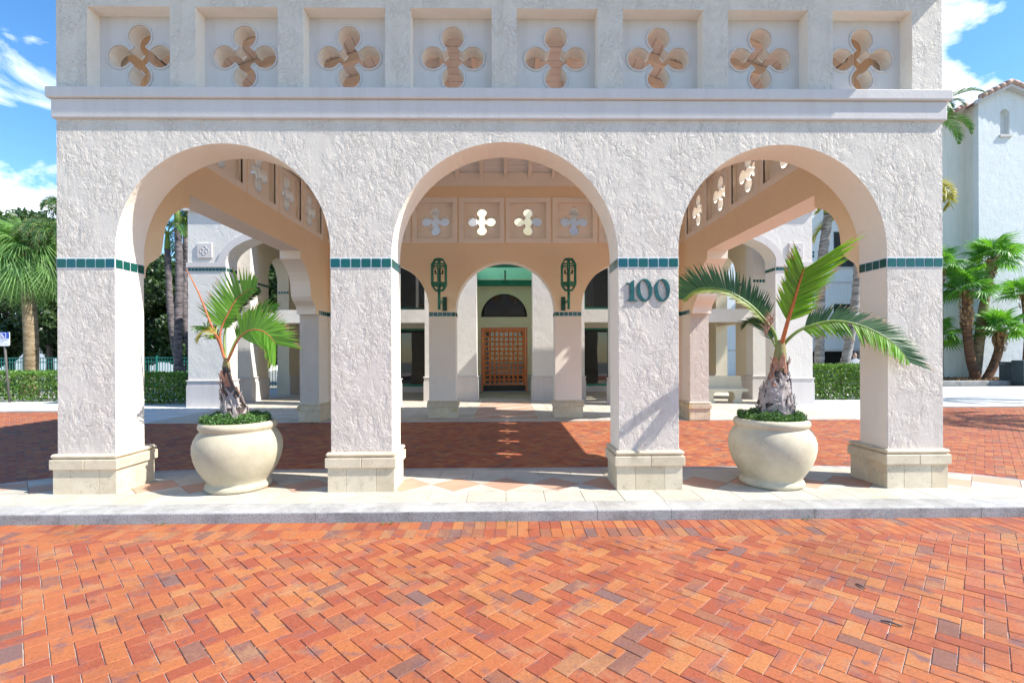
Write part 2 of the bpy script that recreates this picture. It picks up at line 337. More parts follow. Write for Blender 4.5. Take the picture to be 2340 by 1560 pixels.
def stone_mat(name, col, pit=(0.35, 0.3, 0.22), scale=70, holes=True, var=0.1, stain=None, weather=None):
    m, nt, b = newmat(name); l = nt.links.new
    tcn = nd(nt, 'ShaderNodeTexCoord'); oi = nd(nt, 'ShaderNodeObjectInfo'); at = nd(nt, 'ShaderNodeAttribute', attribute_name='rnd')
    geo = nd(nt, 'ShaderNodeNewGeometry')
    n1 = nd(nt, 'ShaderNodeTexNoise', {'Scale': 3.2, 'Detail': 8.0, 'Roughness': 0.66, 'Distortion': 0.6}); l(geo.outputs['Position'], n1.inputs[0])
    r = ramp(nt, [(0.3, [c * (1 - 2 * var) for c in col]), (0.7, col)]); l(n1.outputs[0], r.inputs[0])
    ad = nd(nt, 'ShaderNodeMath', operation='ADD'); l(oi.outputs['Random'], ad.inputs[0]); l(at.outputs['Fac'], ad.inputs[1])
    fr = nd(nt, 'ShaderNodeMath', operation='FRACT'); l(ad.outputs[0], fr.inputs[0])
    rr = ramp(nt, [(0, (0.86, 0.84, 0.80)), (0.5, (1, 1, 1)), (1, (0.95, 0.90, 0.84))]); l(fr.outputs[0], rr.inputs[0])
    mm = nd(nt, 'ShaderNodeMix', data_type='RGBA', blend_type='MULTIPLY'); mm.inputs[0].default_value = 1
    l(r.outputs[0], mm.inputs[6]); l(rr.outputs[0], mm.inputs[7]); out = mm
    if weather:
        nw1 = nd(nt, 'ShaderNodeTexNoise', {'Scale': 2.4, 'Detail': 10.0, 'Roughness': 0.75}); l(geo.outputs['Position'], nw1.inputs[0])
        rw = ramp(nt, [(0.44, g3(0)), (0.62, g3(weather[3]))]); l(nw1.outputs[0], rw.inputs[0])
        nw2 = nd(nt, 'ShaderNodeTexNoise', {'Scale': 60.0, 'Detail': 6.0, 'Roughness': 0.7}); l(geo.outputs['Position'], nw2.inputs[0])
        rw2 = ramp(nt, [(0.35, g3(0.15)), (0.6, g3(1))]); l(nw2.outputs[0], rw2.inputs[0])
        mw = nd(nt, 'ShaderNodeMath', operation='MULTIPLY'); l(rw.outputs[0], mw.inputs[0]); l(rw2.outputs[0], mw.inputs[1])
        ms = nd(nt, 'ShaderNodeMix', data_type='RGBA'); l(mw.outputs[0], ms.inputs[0]); l(out.outputs[2], ms.inputs[6]); ms.inputs[7].default_value = tuple(weather[:3]) + (1,); out = ms
    if stain:
        ns = nd(nt, 'ShaderNodeTexNoise', {'Scale': 5.0, 'Detail': 3.0}); l(geo.outputs['Position'], ns.inputs[0])
        rs = ramp(nt, [(0.60, g3(0)), (0.66, g3(0.8))]); l(ns.outputs[0], rs.inputs[0])
        ms = nd(nt, 'ShaderNodeMix', data_type='RGBA'); l(rs.outputs[0], ms.inputs[0]); l(out.outputs[2], ms.inputs[6]); ms.inputs[7].default_value = tuple(stain) + (1,); out = ms
    if holes:
        vo = nd(nt, 'ShaderNodeTexVoronoi', {'Scale': scale, 'Randomness': 1.0}); 
        nw = nd(nt, 'ShaderNodeTexNoise', {'Scale': 14.0, 'Detail': 2.0}); l(geo.outputs['Position'], nw.inputs[0])
        l(geo.outputs['Position'], vo.inputs[0])
        mth = nd(nt, 'ShaderNodeMath', operation='MULTIPLY'); l(nw.outputs[0], mth.inputs[0]); mth.inputs[1].default_value = 0.40
        sb = nd(nt, 'ShaderNodeMath', operation='SUBTRACT'); l(vo.outputs['Distance'], sb.inputs[0]); l(mth.outputs[0], sb.inputs[1])
        rh = ramp(nt, [(0.0, g3(1)), (0.05, g3(0))]); l(sb.outputs[0], rh.inputs[0])
        nm = nd(nt, 'ShaderNodeTexNoise', {'Scale': 7.0, 'Detail': 2.0}); l(geo.outputs['Position'], nm.inputs[0])
        rm = ramp(nt, [(0.50, g3(0)), (0.58, g3(1))]); l(nm.outputs[0], rm.inputs[0])
        mk = nd(nt, 'ShaderNodeMath', operation='MULTIPLY'); l(rh.outputs[0], mk.inputs[0]); l(rm.outputs[0], mk.inputs[1])
        mh = nd(nt, 'ShaderNodeMix', data_type='RGBA'); l(mk.outputs[0], mh.inputs[0]); l(out.outputs[2], mh.inputs[6]); mh.inputs[7].default_value = tuple(pit) + (1,)
        out = mh
        bp = nd(nt, 'ShaderNodeBump', {'Strength': 1.0, 'Distance': 0.004}, invert=True); l(mk.outputs[0], bp.inputs['Height'])
        nf = nd(nt, 'ShaderNodeTexNoise', {'Scale': 110.0, 'Detail': 4.0}); l(geo.outputs['Position'], nf.inputs[0])
        b2 = nd(nt, 'ShaderNodeBump', {'Strength': 0.8, 'Distance': 0.0012}); l(nf.outputs[0], b2.inputs['Height']); l(bp.outputs[0], b2.inputs['Normal'])
        l(b2.outputs[0], b.inputs['Normal'])
    else:
        nf = nd(nt, 'ShaderNodeTexNoise', {'Scale': 170.0, 'Detail': 3.0}); l(geo.outputs['Position'], nf.inputs[0])
        b2 = nd(nt, 'ShaderNodeBump', {'Strength': 0.8, 'Distance': 0.0014}); l(nf.outputs[0], b2.inputs['Height']); l(b2.outputs[0], b.inputs['Normal'])
    l(out.outputs[2], b.inputs['Base Color']); b.inputs['Roughness'].default_value = 0.8; b.inputs['Specular IOR Level'].default_value = 0.3
    return m
M['coral'] = stone_mat('coral_stone', (0.76, 0.655, 0.49), scale=85, var=0.10, weather=(0.42, 0.33, 0.20, 0.4))
M['coral_rear'] = stone_mat('coral_stone_stained', (0.74, 0.65, 0.49), scale=85, stain=(0.55, 0.42, 0.16))
M['pave'] = stone_mat('travertine_paver', (0.56, 0.515, 0.43), scale=60, var=0.12)
M['terracotta'] = stone_mat('terracotta_paver', (0.56, 0.34, 0.24), holes=False, var=0.1)
M['rosepave'] = stone_mat('rose_paver', (0.55, 0.42, 0.33), holes=False, var=0.1)
M['kerb'] = stone_mat('kerb_concrete', (0.50, 0.49, 0.47), holes=False, var=0.14, weather=(0.16, 0.155, 0.15, 0.75))
M['pot'] = stone_mat('cast_stone_pot', (0.62, 0.555, 0.41), holes=False, var=0.10, weather=(0.36, 0.29, 0.20, 0.6))
M['bench'] = stone_mat('cast_stone_bench', (0.66, 0.60, 0.46), holes=False, var=0.05)

def rough_face():
    m, nt, b = newmat('kerb_exposed_face'); l = nt.links.new; geo = nd(nt, 'ShaderNodeNewGeometry')
    n = nd(nt, 'ShaderNodeTexNoise', {'Scale': 75.0, 'Detail': 4.0, 'Roughness': 0.7}); l(geo.outputs['Position'], n.inputs[0])
    n2 = nd(nt, 'ShaderNodeTexNoise', {'Scale': 3.0, 'Detail': 8.0, 'Roughness': 0.75}); l(geo.outputs['Position'], n2.inputs[0])
    r = ramp(nt, [(0.32, g3(0.10)), (0.46, g3(0.32)), (0.65, (0.42, 0.41, 0.39))]); l(n.outputs[0], r.inputs[0])
    r2 = ramp(nt, [(0.35, g3(0.55)), (0.55, g3(1.0))]); l(n2.outputs[0], r2.inputs[0])
    mm = nd(nt, 'ShaderNodeMix', data_type='RGBA', blend_type='MULTIPLY'); mm.inputs[0].default_value = 1; l(r.outputs[0], mm.inputs[6]); l(r2.outputs[0], mm.inputs[7]); l(mm.outputs[2], b.inputs['Base Color'])
    bp = nd(nt, 'ShaderNodeBump', {'Strength': 1.0, 'Distance': 0.008}); l(n.outputs[0], bp.inputs['Height']); l(bp.outputs[0], b.inputs['Normal']); b.inputs['Roughness'].default_value = 0.95
    return m
M['kerb_face'] = rough_face()

def glass_mat(name, col, rough=0.03, spec=0.6):
    m, nt, b = newmat(name); b.inputs['Base Color'].default_value = tuple(col) + (1,)
    b.inputs['Roughness'].default_value = rough; b.inputs['Specular IOR Level'].default_value = spec
    l = nt.links.new; n = nd(nt, 'ShaderNodeTexNoise', {'Scale': 0.7, 'Detail': 1.0}); tcn = nd(nt, 'ShaderNodeTexCoord'); l(tcn.outputs['Object'], n.inputs[0])
    bp = nd(nt, 'ShaderNodeBump', {'Strength': 0.25, 'Distance': 0.02}); l(n.outputs[0], bp.inputs['Height']); l(bp.outputs[0], b.inputs['Normal'])
    return m
M['glass'] = glass_mat('tinted_glass', (0.008, 0.010, 0.010), spec=0.9)
M['doorglass'] = glass_mat('door_glass', (0.03, 0.028, 0.025), spec=1.0)
def teal_glass():
    m, nt, b = newmat('teal_canopy_glass'); l = nt.links.new
    b.inputs['Base Color'].default_value = (0.03, 0.42, 0.34, 1); b.inputs['Roughness'].default_value = 0.15
    tr = nd(nt, 'ShaderNodeBsdfTranslucent'); tr.inputs[0].default_value = (0.45, 0.95, 0.85, 1)
    ms = nd(nt, 'ShaderNodeMixShader'); ms.inputs[0].default_value = 0.45
    l(b.outputs[0], ms.inputs[1]); l(tr.outputs[0], ms.inputs[2])
    tp = nd(nt, 'ShaderNodeBsdfTransparent'); tp.inputs[0].default_value = (0.72, 1.0, 0.93, 1); m2 = nd(nt, 'ShaderNodeMixShader'); m2.inputs[0].default_value = 0.42
    l(ms.outputs[0], m2.inputs[1]); l(tp.outputs[0], m2.inputs[2]); l(m2.outputs[0], nt.nodes['Material Output'].inputs[0])
    return m
M['tealglass'] = teal_glass()

def wood_mat():
    m, nt, b = newmat('varnished_wood'); l = nt.links.new
    tcn = nd(nt, 'ShaderNodeTexCoord'); mpn = nd(nt, 'ShaderNodeMapping', {'Scale': (9.0, 9.0, 1.2)}); l(tcn.outputs['Object'], mpn.inputs[0])
    n = nd(nt, 'ShaderNodeTexNoise', {'Scale': 4.0, 'Detail': 6.0}); l(mpn.outputs[0], n.inputs[0])
    r = ramp(nt, [(0.3, (0.74, 0.15, 0.022)), (0.7, (0.90, 0.27, 0.045))]); l(n.outputs[0], r.inputs[0]); l(r.outputs[0], b.inputs['Base Color'])
    b.inputs['Roughness'].default_value = 0.35; return m
M['wood'] = wood_mat()

def leaf_mat(name, dark, light, trans=0.35, rough=0.45, scale=1.5):
    m, nt, b = newmat(name); l = nt.links.new
    at = nd(nt, 'ShaderNodeAttribute', attribute_name='rnd'); oi = nd(nt, 'ShaderNodeObjectInfo')
    geo = nd(nt, 'ShaderNodeNewGeometry'); n = nd(nt, 'ShaderNodeTexNoise', {'Scale': scale, 'Detail': 3.0}); l(geo.outputs['Position'], n.inputs[0])
    a1 = nd(nt, 'ShaderNodeMath', operation='MULTIPLY_ADD'); l(at.outputs['Fac'], a1.inputs[0]); a1.inputs[1].default_value = 0.7; l(n.outputs[0], a1.inputs[2])
    a2 = nd(nt, 'ShaderNodeMath', operation='MULTIPLY_ADD'); l(oi.outputs['Random'], a2.inputs[0]); a2.inputs[1].default_value = 0.2; l(a1.outputs[0], a2.inputs[2])
    r = ramp(nt, [(0.35, dark), (1.15 if False else 1.0, light)]); l(a2.outputs[0], r.inputs[0]); l(r.outputs[0], b.inputs['Base Color'])
    b.inputs['Roughness'].default_value = rough
    tr = nd(nt, 'ShaderNodeBsdfTranslucent'); mxn = nd(nt, 'ShaderNodeMix', data_type='RGBA', blend_type='MULTIPLY'); mxn.inputs[0].default_value = 1
    l(r.outputs[0], mxn.inputs[6]); mxn.inputs[7].default_value = (1.7, 1.6, 0.6, 1); l(mxn.outputs[2], tr.inputs[0])
    ms = nd(nt, 'ShaderNodeMixShader'); ms.inputs[0].default_value = trans
    l(b.outputs[0], ms.inputs[1]); l(tr.outputs[0], ms.inputs[2]); l(ms.outputs[0], nt.nodes['Material Output'].inputs[0])
    return m
M['frond'] = leaf_mat('palm_frond_green', (0.05, 0.16, 0.015), (0.20, 0.41, 0.035), 0.42)
M['frond_dark'] = leaf_mat('palm_frond_dark', (0.015, 0.055, 0.020), (0.05, 0.13, 0.035), 0.25)
M['frond_yellow'] = leaf_mat('palm_frond_yellow', (0.10, 0.13, 0.02), (0.32, 0.30, 0.04), 0.35)
M['frond_fan'] = leaf_mat('fan_palm_green', (0.03, 0.12, 0.018), (0.12, 0.32, 0.04), 0.35)
M['frond_grey'] = leaf_mat('sabal_grey_green', (0.06, 0.16, 0.05), (0.24, 0.42, 0.13), 0.3)
M['leaf_dark'] = leaf_mat('tree_leaf_dark', (0.008, 0.022, 0.007), (0.05, 0.095, 0.025), 0.2)
M['leaf_hedge'] = leaf_mat('hedge_leaf', (0.02, 0.07, 0.010), (0.12, 0.24, 0.035), 0.25)
M['leaf_cover'] = leaf_mat('groundcover_leaf', (0.012, 0.05, 0.010), (0.10, 0.21, 0.05), 0.2)
M['frond_bright'] = leaf_mat('palm_frond_bright', (0.10, 0.27, 0.02), (0.24, 0.48, 0.05), 0.4)
M['frond_olive'] = leaf_mat('palm_frond_olive', (0.07, 0.13, 0.015), (0.24, 0.30, 0.04), 0.35)
M['dry_tip'] = leaf_mat('dry_leaf_tip', (0.22, 0.12, 0.03), (0.42, 0.30, 0.12), 0.2)
M['twig'] = plain('twig', (0.22, 0.16, 0.10), 0.9)
M['stalk'] = plain('orange_leaf_stalk', (0.42, 0.12, 0.04), 0.45, var=0.25, scale=12)
M['stalk_green'] = plain('green_leaf_stalk', (0.16, 0.24, 0.04), 0.45, var=0.25, scale=12)

def bark(name, a, c, scale_z=26.0):
    m, nt, b = newmat(name); l = nt.links.new
    tcn = nd(nt, 'ShaderNodeTexCoord'); mpn = nd(nt, 'ShaderNodeMapping', {'Scale': (3.0, 3.0, scale_z)}); l(tcn.outputs['Object'], mpn.inputs[0])
    n = nd(nt, 'ShaderNodeTexNoise', {'Scale': 1.0, 'Detail': 6.0, 'Roughness': 0.65}); l(mpn.outputs[0], n.inputs[0])
    r = ramp(nt, [(0.35, a), (0.62, c)]); l(n.outputs[0], r.inputs[0]); l(r.outputs[0], b.inputs['Base Color'])
    bp = nd(nt, 'ShaderNodeBump', {'Strength': 1.0, 'Distance': 0.03}); l(n.outputs[0], bp.inputs['Height']); l(bp.outputs[0], b.inputs['Normal'])
    b.inputs['Roughness'].default_value = 0.9; return m
M['bark_grey'] = bark('palm_bark_grey', (0.10, 0.09, 0.085), (0.40, 0.37, 0.35), 11)
M['bark_brown'] = bark('palm_bark_brown', (0.13, 0.085, 0.04), (0.33, 0.25, 0.15), 8)
M['bark_red'] = bark('fan_palm_bark', (0.06, 0.03, 0.018), (0.28, 0.13, 0.06), 12)
M['bark_dark'] = bark('palm_bark_dark', (0.035, 0.03, 0.032), (0.20, 0.165, 0.16), 11)
M['boots'] = bark('leaf_boots', (0.16, 0.085, 0.04), (0.50, 0.30, 0.14), 6)
M['sheath'] = bark('dry_sheath', (0.13, 0.10, 0.095), (0.42, 0.36, 0.33), 5)
M['sheath_red'] = bark('red_sheath', (0.20, 0.075, 0.045), (0.45, 0.24, 0.16), 6)
M['tree_bark'] = bark('tree_bark', (0.05, 0.035, 0.025), (0.16, 0.12, 0.09), 3)
M['sheath_dark'] = bark('trunk_core', (0.035, 0.025, 0.02), (0.14, 0.10, 0.085), 7)
M['shaft'] = bark('palm_crown_shaft', (0.24, 0.13, 0.06), (0.24, 0.26, 0.10), 3)
M['rooftile'] = plain('barrel_roof_tile', (0.46, 0.30, 0.24), 0.8, var=0.3, scale=2.5)
def recolour(o, fn):
    for p in o.data.polygons:
        m = fn(p)
        if m is not None: p.material_index = m
# ================================================================== GROUND, ROAD, KERBS, PAVING
def clip_poly(poly, n, c):
    """keep the side where n.p <= c"""
    out = []
    for i in range(len(poly)):
        p, q = poly[i], poly[(i + 1) % len(poly)]
        dp = n[0] * p[0] + n[1] * p[1] - c; dq = n[0] * q[0] + n[1] * q[1] - c
        if dp <= 0: out.append(p)
        if (dp < 0 < dq) or (dq < 0 < dp):
            t = dp / (dp - dq); out.append((p[0] + (q[0] - p[0]) * t, p[1] + (q[1] - p[1]) * t))
    return out
def area(p): return 0.5 * abs(sum(p[i][0] * p[(i + 1) % len(p)][1] - p[(i + 1) % len(p)][0] * p[i][1] for i in range(len(p))))
def slab(mb, poly, z0, z1, bev, mi=0, rnd=None, tilt=(0, 0)):
    """a flat convex stone with a chamfered top edge"""
    n = len(poly); cx = sum(p[0] for p in poly) / n; cy = sum(p[1] for p in poly) / n
    def ins(p):
        dx, dy = cx - p[0], cy - p[1]; d = math.hypot(dx, dy) or 1
        k = min(bev * 1.3, d * 0.4) / d; return (p[0] + dx * k, p[1] + dy * k)
    tz = lambda p: tilt[0] * (p[0] - cx) + tilt[1] * (p[1] - cy)
    vs = [(p[0], p[1], z0) for p in poly] + [(p[0], p[1], z1 - bev + tz(p)) for p in poly] + [(*ins(p), z1 + tz(p)) for p in poly]
    fs = [tuple(2 * n + i for i in range(n))]
    for i in range(n):
        j = (i + 1) % n
        fs.append((i, j, n + j, n + i)); fs.append((n + i, n + j, 2 * n + j, 2 * n + i))
    mb.add(vs, fs, mi, rnd)

g = MB(); g.add([(-500, -60, -0.06), (500, -60, -0.06), (500, 700, -0.06), (-500, 700, -0.06)], [(0, 1, 2, 3)])
tag(g.build('ground', M['ground']), kind='structure')
road_mb = MB(); road_mb.box(-22, 22, 1.0, 15.5, -0.055, -0.0070)
road = road_mb.build('road', M['joint']); tag(road, kind='structure')

W, LB = 0.1010, 0.2020
def ellipse_inside(x, y, cx, a, b, y0):
    ax = abs(x)
    if ax <= cx: return y0 < y < y0 + b
    return y > y0 and ((ax - cx) / a) ** 2 + ((y - y0) / b) ** 2 < 1
ISL = dict(cx=4.0, a=2.67, b=1.80, y0=4.76)
rb = random.Random(3)
near = []; far = []
c45 = math.sqrt(0.5)
def tor(a, b): return ((a - b) * c45, (a + b) * c45)   # herringbone axes turned 45 degrees
N = 230
for i in range(-N, N):
    for j in range(-N, N):
        d = (i + j) % 4
        if d == 0: rect = (i * W, j * W, (i + 2) * W, (j + 1) * W)
        elif d == 2: rect = (i * W, j * W, (i + 1) * W, (j + 2) * W)
        else: continue
        ca, cb = (rect[0] + rect[2]) / 2, (rect[1] + rect[3]) / 2
        x, y = tor(ca, cb); y += 1.03; x += 0.02
        if not (1.7 < y < 15.1) or abs(x) > 1.12 * y + 1.2: continue
        if y > 4.5 and ellipse_inside(x, y, ISL['cx'], ISL['a'] - 0.25, ISL['b'] - 0.25, ISL['y0'] + 0.0) and y > 4.9: continue
        if y > 12.1 and abs(x) < 8.6: continue
        far.append((x, y, d, rect))
far.sort(key=lambda t: t[1] * t[1] + t[0] * t[0] * 0.35)
full = [t for t in far if t[1] < 4.2 and abs(t[0]) < 1.05 * t[1] + 0.05 and t[1] > 2.3]
near = full[:300]; nearset = set(id(t) for t in near)
bm_ = MB(); bm_.box(-LB / 2 + 0.0022, LB / 2 - 0.0022, -W / 2 + 0.0022, W / 2 - 0.0022, -0.05, 0.0, bev=0.0028)
brick_me = bm_.mesh('brick', [M['brick']])
for k, (x, y, d, rect) in enumerate(near):
    o = bpy.data.objects.new('brick', brick_me); o.location = (x, y, rb.uniform(-0.0016, 0.0016))
    o.rotation_euler = (rb.uniform(-0.006, 0.006), rb.uniform(-0.006, 0.006), (R(45) if d == 0 else R(135)) + rb.uniform(-0.008, 0.008))
    link(o, road)
rest = MB(); YS = 4.345
for t in far:
    if id(t) in nearset: continue
    x, y, d, rect = t
    gp = 0.0022 if y < 6 else 0.0025
    a0, b0, a1, b1 = rect[0] + gp, rect[1] + gp, rect[2] - gp, rect[3] - gp
    P = [tor(a0, b0), tor(a1, b0), tor(a1, b1), tor(a0, b1)]
    P = [(p[0] + 0.02, p[1] + 1.03) for p in P]
    if y < 5.2:
        P = clip_poly(P, (0, 1), YS - 0.002)
        if len(P) < 3 or area(P) < 0.00012: continue
    dz = rb.uniform(-0.0016, 0.0016)
    slab(rest, P, -0.05, dz, 0.0028, 0, rb.random() + 0.001, (rb.uniform(-0.006, 0.006), rb.uniform(-0.006, 0.006)))
for row in range(2):                                # soldier courses along the kerb
    y0 = 4.345 + row * 0.2075
    for k in range(-70, 71):
        x0 = k * 0.1035 + rb.uniform(-0.0012, 0.0012) + row * 0.007
        P = [(x0 + 0.0018, y0 + 0.002), (x0 + 0.1017, y0 + 0.002), (x0 + 0.1017, y0 + 0.2055), (x0 + 0.0018, y0 + 0.2055)]
        slab(rest, P, -0.05, rb.uniform(-0.0012, 0.0012), 0.0028, 0, (rb.random() * 0.5 + 0.001) if row == 0 else rb.random() + 0.001)
o = rest.build('bricks', M['brick'], road); o['kind'] = 'stuff'

# kerbed island under the front arcade
def isl_outline(inset, n=40):
    cx, a, b, y0 = ISL['cx'], ISL['a'] - inset, ISL['b'] - inset * 2, ISL['y0'] + inset
    pts = []
    for k in range(n + 1):
        t = math.pi / 2 * k / n; pts.append((cx + a * math.cos(t), y0 + b * math.sin(t)))
    for k in range(n + 1):
        t = math.pi / 2 + math.pi / 2 * k / n; pts.append((-cx + a * math.cos(t), y0 + b * math.sin(t)))
    return pts      # counter-clockwise from the right tip round the back to the left tip; the front is the straight closing edge
OUT = isl_outline(0.0); INN = isl_outline(0.25)
INN_back = isl_outline(0.16)
ZI = 0.11
isl = MB(); isl.poly([[(x * 0.999, y) for x, y in isl_outline(0.05)]], 0, 0, lambda u, v, d: (u, v, ZI - 0.012)) if False else None
isl.add([(x, y, ZI - 0.008) for x, y in isl_outline(0.08)], [tuple(range(len(OUT)))])
island = isl.build('island_pavement', M['joint']); tag(island, kind='structure')
kerb = bpy.data.objects.new('kerb', None); link(kerb); tag(kerb, kind='structure')
def kerb_profile(x_pts, name='kerb_stone'):
    """x_pts: list of (outer, inner) plan points; a rounded kerb swept along them"""
    prof = [(0.0, -0.05), (0.0, 0.088), (0.004, 0.097), (0.012, 0.104), (0.024, 0.108), (0.05, 0.110), (0.985, 0.110), (1.0, 0.107), (1.0, 0.05)]
    mb = MB(); k = len(prof); vs = []
    for (o_, i_) in x_pts:
        ov = Vector(o_); iv = Vector(i_); wd = (iv - ov).length
        for (s_, z) in prof:
            t = s_ / wd if s_ < 0.5 else (1.0 if s_ == 1.0 else 1 - 0.006 / wd)
            p = ov + (iv - ov) * t; vs.append((p.x, p.y, z))
    fs = []
    for i in range(len(x_pts) - 1):
        for j in range(k - 1): fs.append((i * k + j, (i + 1) * k + j, (i + 1) * k + j + 1, i * k + j + 1))
    fs.append(tuple(range(k))); fs.append(tuple(reversed([(len(x_pts) - 1) * k + j for j in range(k)])))
    mb.add(vs, fs, 0, None, False); 
    o = mb.build(name, [M['kerb'], M['kerb_face']], kerb); recolour(o, lambda p: 1 if (abs(p.normal.z) < 0.5 and p.center.z < 0.1 and len(p.vertices) == 4) else None); return o
cuts = [-6.45, -4.95, -4.33, -1.86, 0.9, 1.63, 3.05, 4.72, 6.45]
for a_, b_ in zip(cuts[:-1], cuts[1:]):
    kerb_profile([((x, 4.76), (x, 5.02)) for x in (a_ + 0.002, b_ - 0.002)])
# curved ends and the flush strip along the back
for seg in (OUT[0:30], OUT[29:41], ) :
    pass
def back_seg(i0, i1):
    kerb_profile([(OUT[i], INN_back[i]) for i in range(i0, i1 + 1)])
back_seg(0, 14); back_seg(14, 27); back_seg(27, 40)
OUTL = OUT[41:]; INL = INN_back[41:]
for i0, i1 in ((0, 13), (13, 26), (26, 40)):
    kerb_profile([(OUTL[i], INL[i]) for i in range(i0, i1 + 1)])
yb0, yb1 = OUT[40][1], INN_back[40][1]
bx = [4.0, 2.2, 0.35, -1.9, -4.0]
for a_, b_ in zip(bx[:-1], bx[1:]): kerb_profile([((a_ - 0.002, yb0), (a_ - 0.002, yb1)), ((b_ + 0.002, yb0), (b_ + 0.002, yb1))])

rt = random.Random(11)
inn_poly = list(reversed(INN_back)) if False else INN_back
def clip_to(poly, shape):
    n = len(shape)
    for i in range(n):
        p, q = shape[i], shape[(i + 1) % n]
        ex, ey = q[0] - p[0], q[1] - p[1]; nx, ny = ey, -ex     # ccw shape: outside is to the right
        if abs(ex) + abs(ey) < 1e-9: continue
        poly = clip_poly(poly, (nx, ny), nx * p[0] + ny * p[1])
        if len(poly) < 3: return []
    return poly
SHAPE = [(x, y) for x, y in INN_back] ; SHAPE = [(-6.30, 5.024)] + [] if False else SHAPE
SHAPE = [p for p in SHAPE if p[1] > 5.03]; SHAPE = SHAPE + [(SHAPE[-1][0] - 0.0, 5.024), (SHAPE[0][0], 5.024)]
def paver(poly, mat, name='paving_tile', z=ZI, parent=None, shape=SHAPE, gap=0.0025):
    if shape: poly = clip_to(poly, shape)
    if len(poly) < 3 or area(poly) < 0.006: return
    n = len(poly); cx = sum(p[0] for p in poly) / n; cy = sum(p[1] for p in poly) / n
    mb = MB(); slab(mb, poly, z - 0.03, z + rt.uniform(-0.0008, 0.0008), 0.0025); mb.build(name, mat, parent or island)
T = 0.413; D = 0.5841
yA, yB, yC, yD = 5.024, 5.424, 6.008, 6.395
for k in range(-16, 17):
    x0 = k * T; paver([(x0 + 0.002, yA + 0.002), (x0 + T - 0.002, yA + 0.002), (x0 + T - 0.002, yB - 0.002), (x0 + 0.002, yB - 0.002)], M['pave'])
    paver([(x0 + 0.002, yC + 0.002), (x0 + T - 0.002, yC + 0.002), (x0 + T - 0.002, yD + 0.1), (x0 + 0.002, yD + 0.1)], M['pave'])
ym = (yB + yC) / 2; h = D / 2
for k in range(-11, 12):
    cx = k * D; e = 0.004
    paver([(cx - h + e, ym), (cx, ym - h + e), (cx + h - e, ym), (cx, ym + h - e)], M['terracotta'])
    cx2 = cx + h
    paver([(cx2 - h + e * 1.5, yB + 0.002), (cx2 + h - e * 1.5, yB + 0.002), (cx2, ym - e)], M['pave'])
    paver([(cx2, ym + e), (cx2 + h - e * 1.5, yC - 0.002), (cx2 - h + e * 1.5, yC - 0.002)], M['pave'])

# rear walkway in front of the entrance, and the paved aprons left and right
wk = MB()
WK = [(-30, 14.45), (-12.2, 14.35), (-8.9, 11.80), (8.7, 11.80), (12.3, 14.35), (30, 14.35), (30, 23), (-30, 23)]
wk.add([(x, y, 0.012) for x, y in WK] + [(x, y, -0.05) for x, y in WK], [tuple(range(8))] + [(i, (i + 1) % 8, 8 + (i + 1) % 8, 8 + i) for i in range(8)])
walk = wk.build('walkway', M['concrete']); tag(walk, kind='structure')
wt_ = MB()
def in_walk(x, y):
    if y < 11.83 or y > 21.0: return False
    if abs(x) > 8.6: return False
    return True
for j in range(0, 23):
    for i in range(-21, 21):
        x0, y0 = i * 0.41, 11.805 + j * 0.41
        cx, cy = x0 + 0.205, y0 + 0.205
        if abs(cx) < 0.83 and 12.2 < cy < 16.8: continue
        P = [(x0 + 0.003, y0 + 0.003), (x0 + 0.407, y0 + 0.003), (x0 + 0.407, y0 + 0.407), (x0 + 0.003, y0 + 0.407)]
        slab(wt_, P, 0.0, 0.020 + rt.uniform(-0.0006, 0.0006), 0.002, 0, rt.random() + 0.001)
for j in range(-2, 10):                          # rose diamonds down the middle of the walk
    for i in range(-3, 4):
        for q in (0, 1):
            cx = (i + 0.5 * q) * 0.56; cy = 12.2 + (j + 0.5 * q) * 0.56
            P = [(cx - 0.276, cy), (cx, cy - 0.276), (cx + 0.276, cy), (cx, cy + 0.276)]
            for nn, cc in (((1, 0), 0.818), ((-1, 0), 0.818), ((0, 1), 16.81), ((0, -1), -12.218)):
                P = clip_poly(P, nn, cc)
                if len(P) < 3: break
            if len(P) >= 3 and area(P) > 0.004: slab(wt_, P, 0.0, 0.020, 0.002, 1 if (i + j) % 2 == 0 else 2, rt.random() + 0.001)
o = wt_.build('paving_tiles', [M['pave'], M['rosepave'], M['terracotta']], walk); o['kind'] = 'stuff'
# thin concrete seams of the plain aprons: separate slabs
ap = MB()
for sx in (-1, 1):
    for i in range(6):
        for j in range(3):
            x0 = 8.95 + i * 2.6; y0 = 14.9 + j * 1.95 if i > 0 else 14.9 + j * 1.95
            xs = sorted((sx * (x0 + 0.01), sx * (x0 + 2.59)))
            slab(ap, [(xs[0], y0 + 0.01), (xs[1], y0 + 0.01), (xs[1], y0 + 1.94), (xs[0], y0 + 1.94)], 0.0, 0.022, 0.004, 0, rt.random())
o = ap.build('concrete_slabs', M['concrete'], walk); o['kind'] = 'stuff'
for sx in (-1, 1):                              # kerb edge of the aprons
    k_ = MB(); P = [(sx * 8.9, 11.74), (sx * 12.25, 14.28), (sx * 12.25, 14.44), (sx * 8.9, 11.90)]
    if sx < 0: P = P[::-1]
    slab(k_, P, -0.04, 0.026, 0.006); P = [(sx * 12.25, 14.28), (sx * 24, 14.28), (sx * 24, 14.44), (sx * 12.25, 14.44)]
    if sx < 0: P = P[::-1]
    slab(k_, P, -0.04, 0.028, 0.006); k_.build('kerb_edging', M['kerb'], walk)

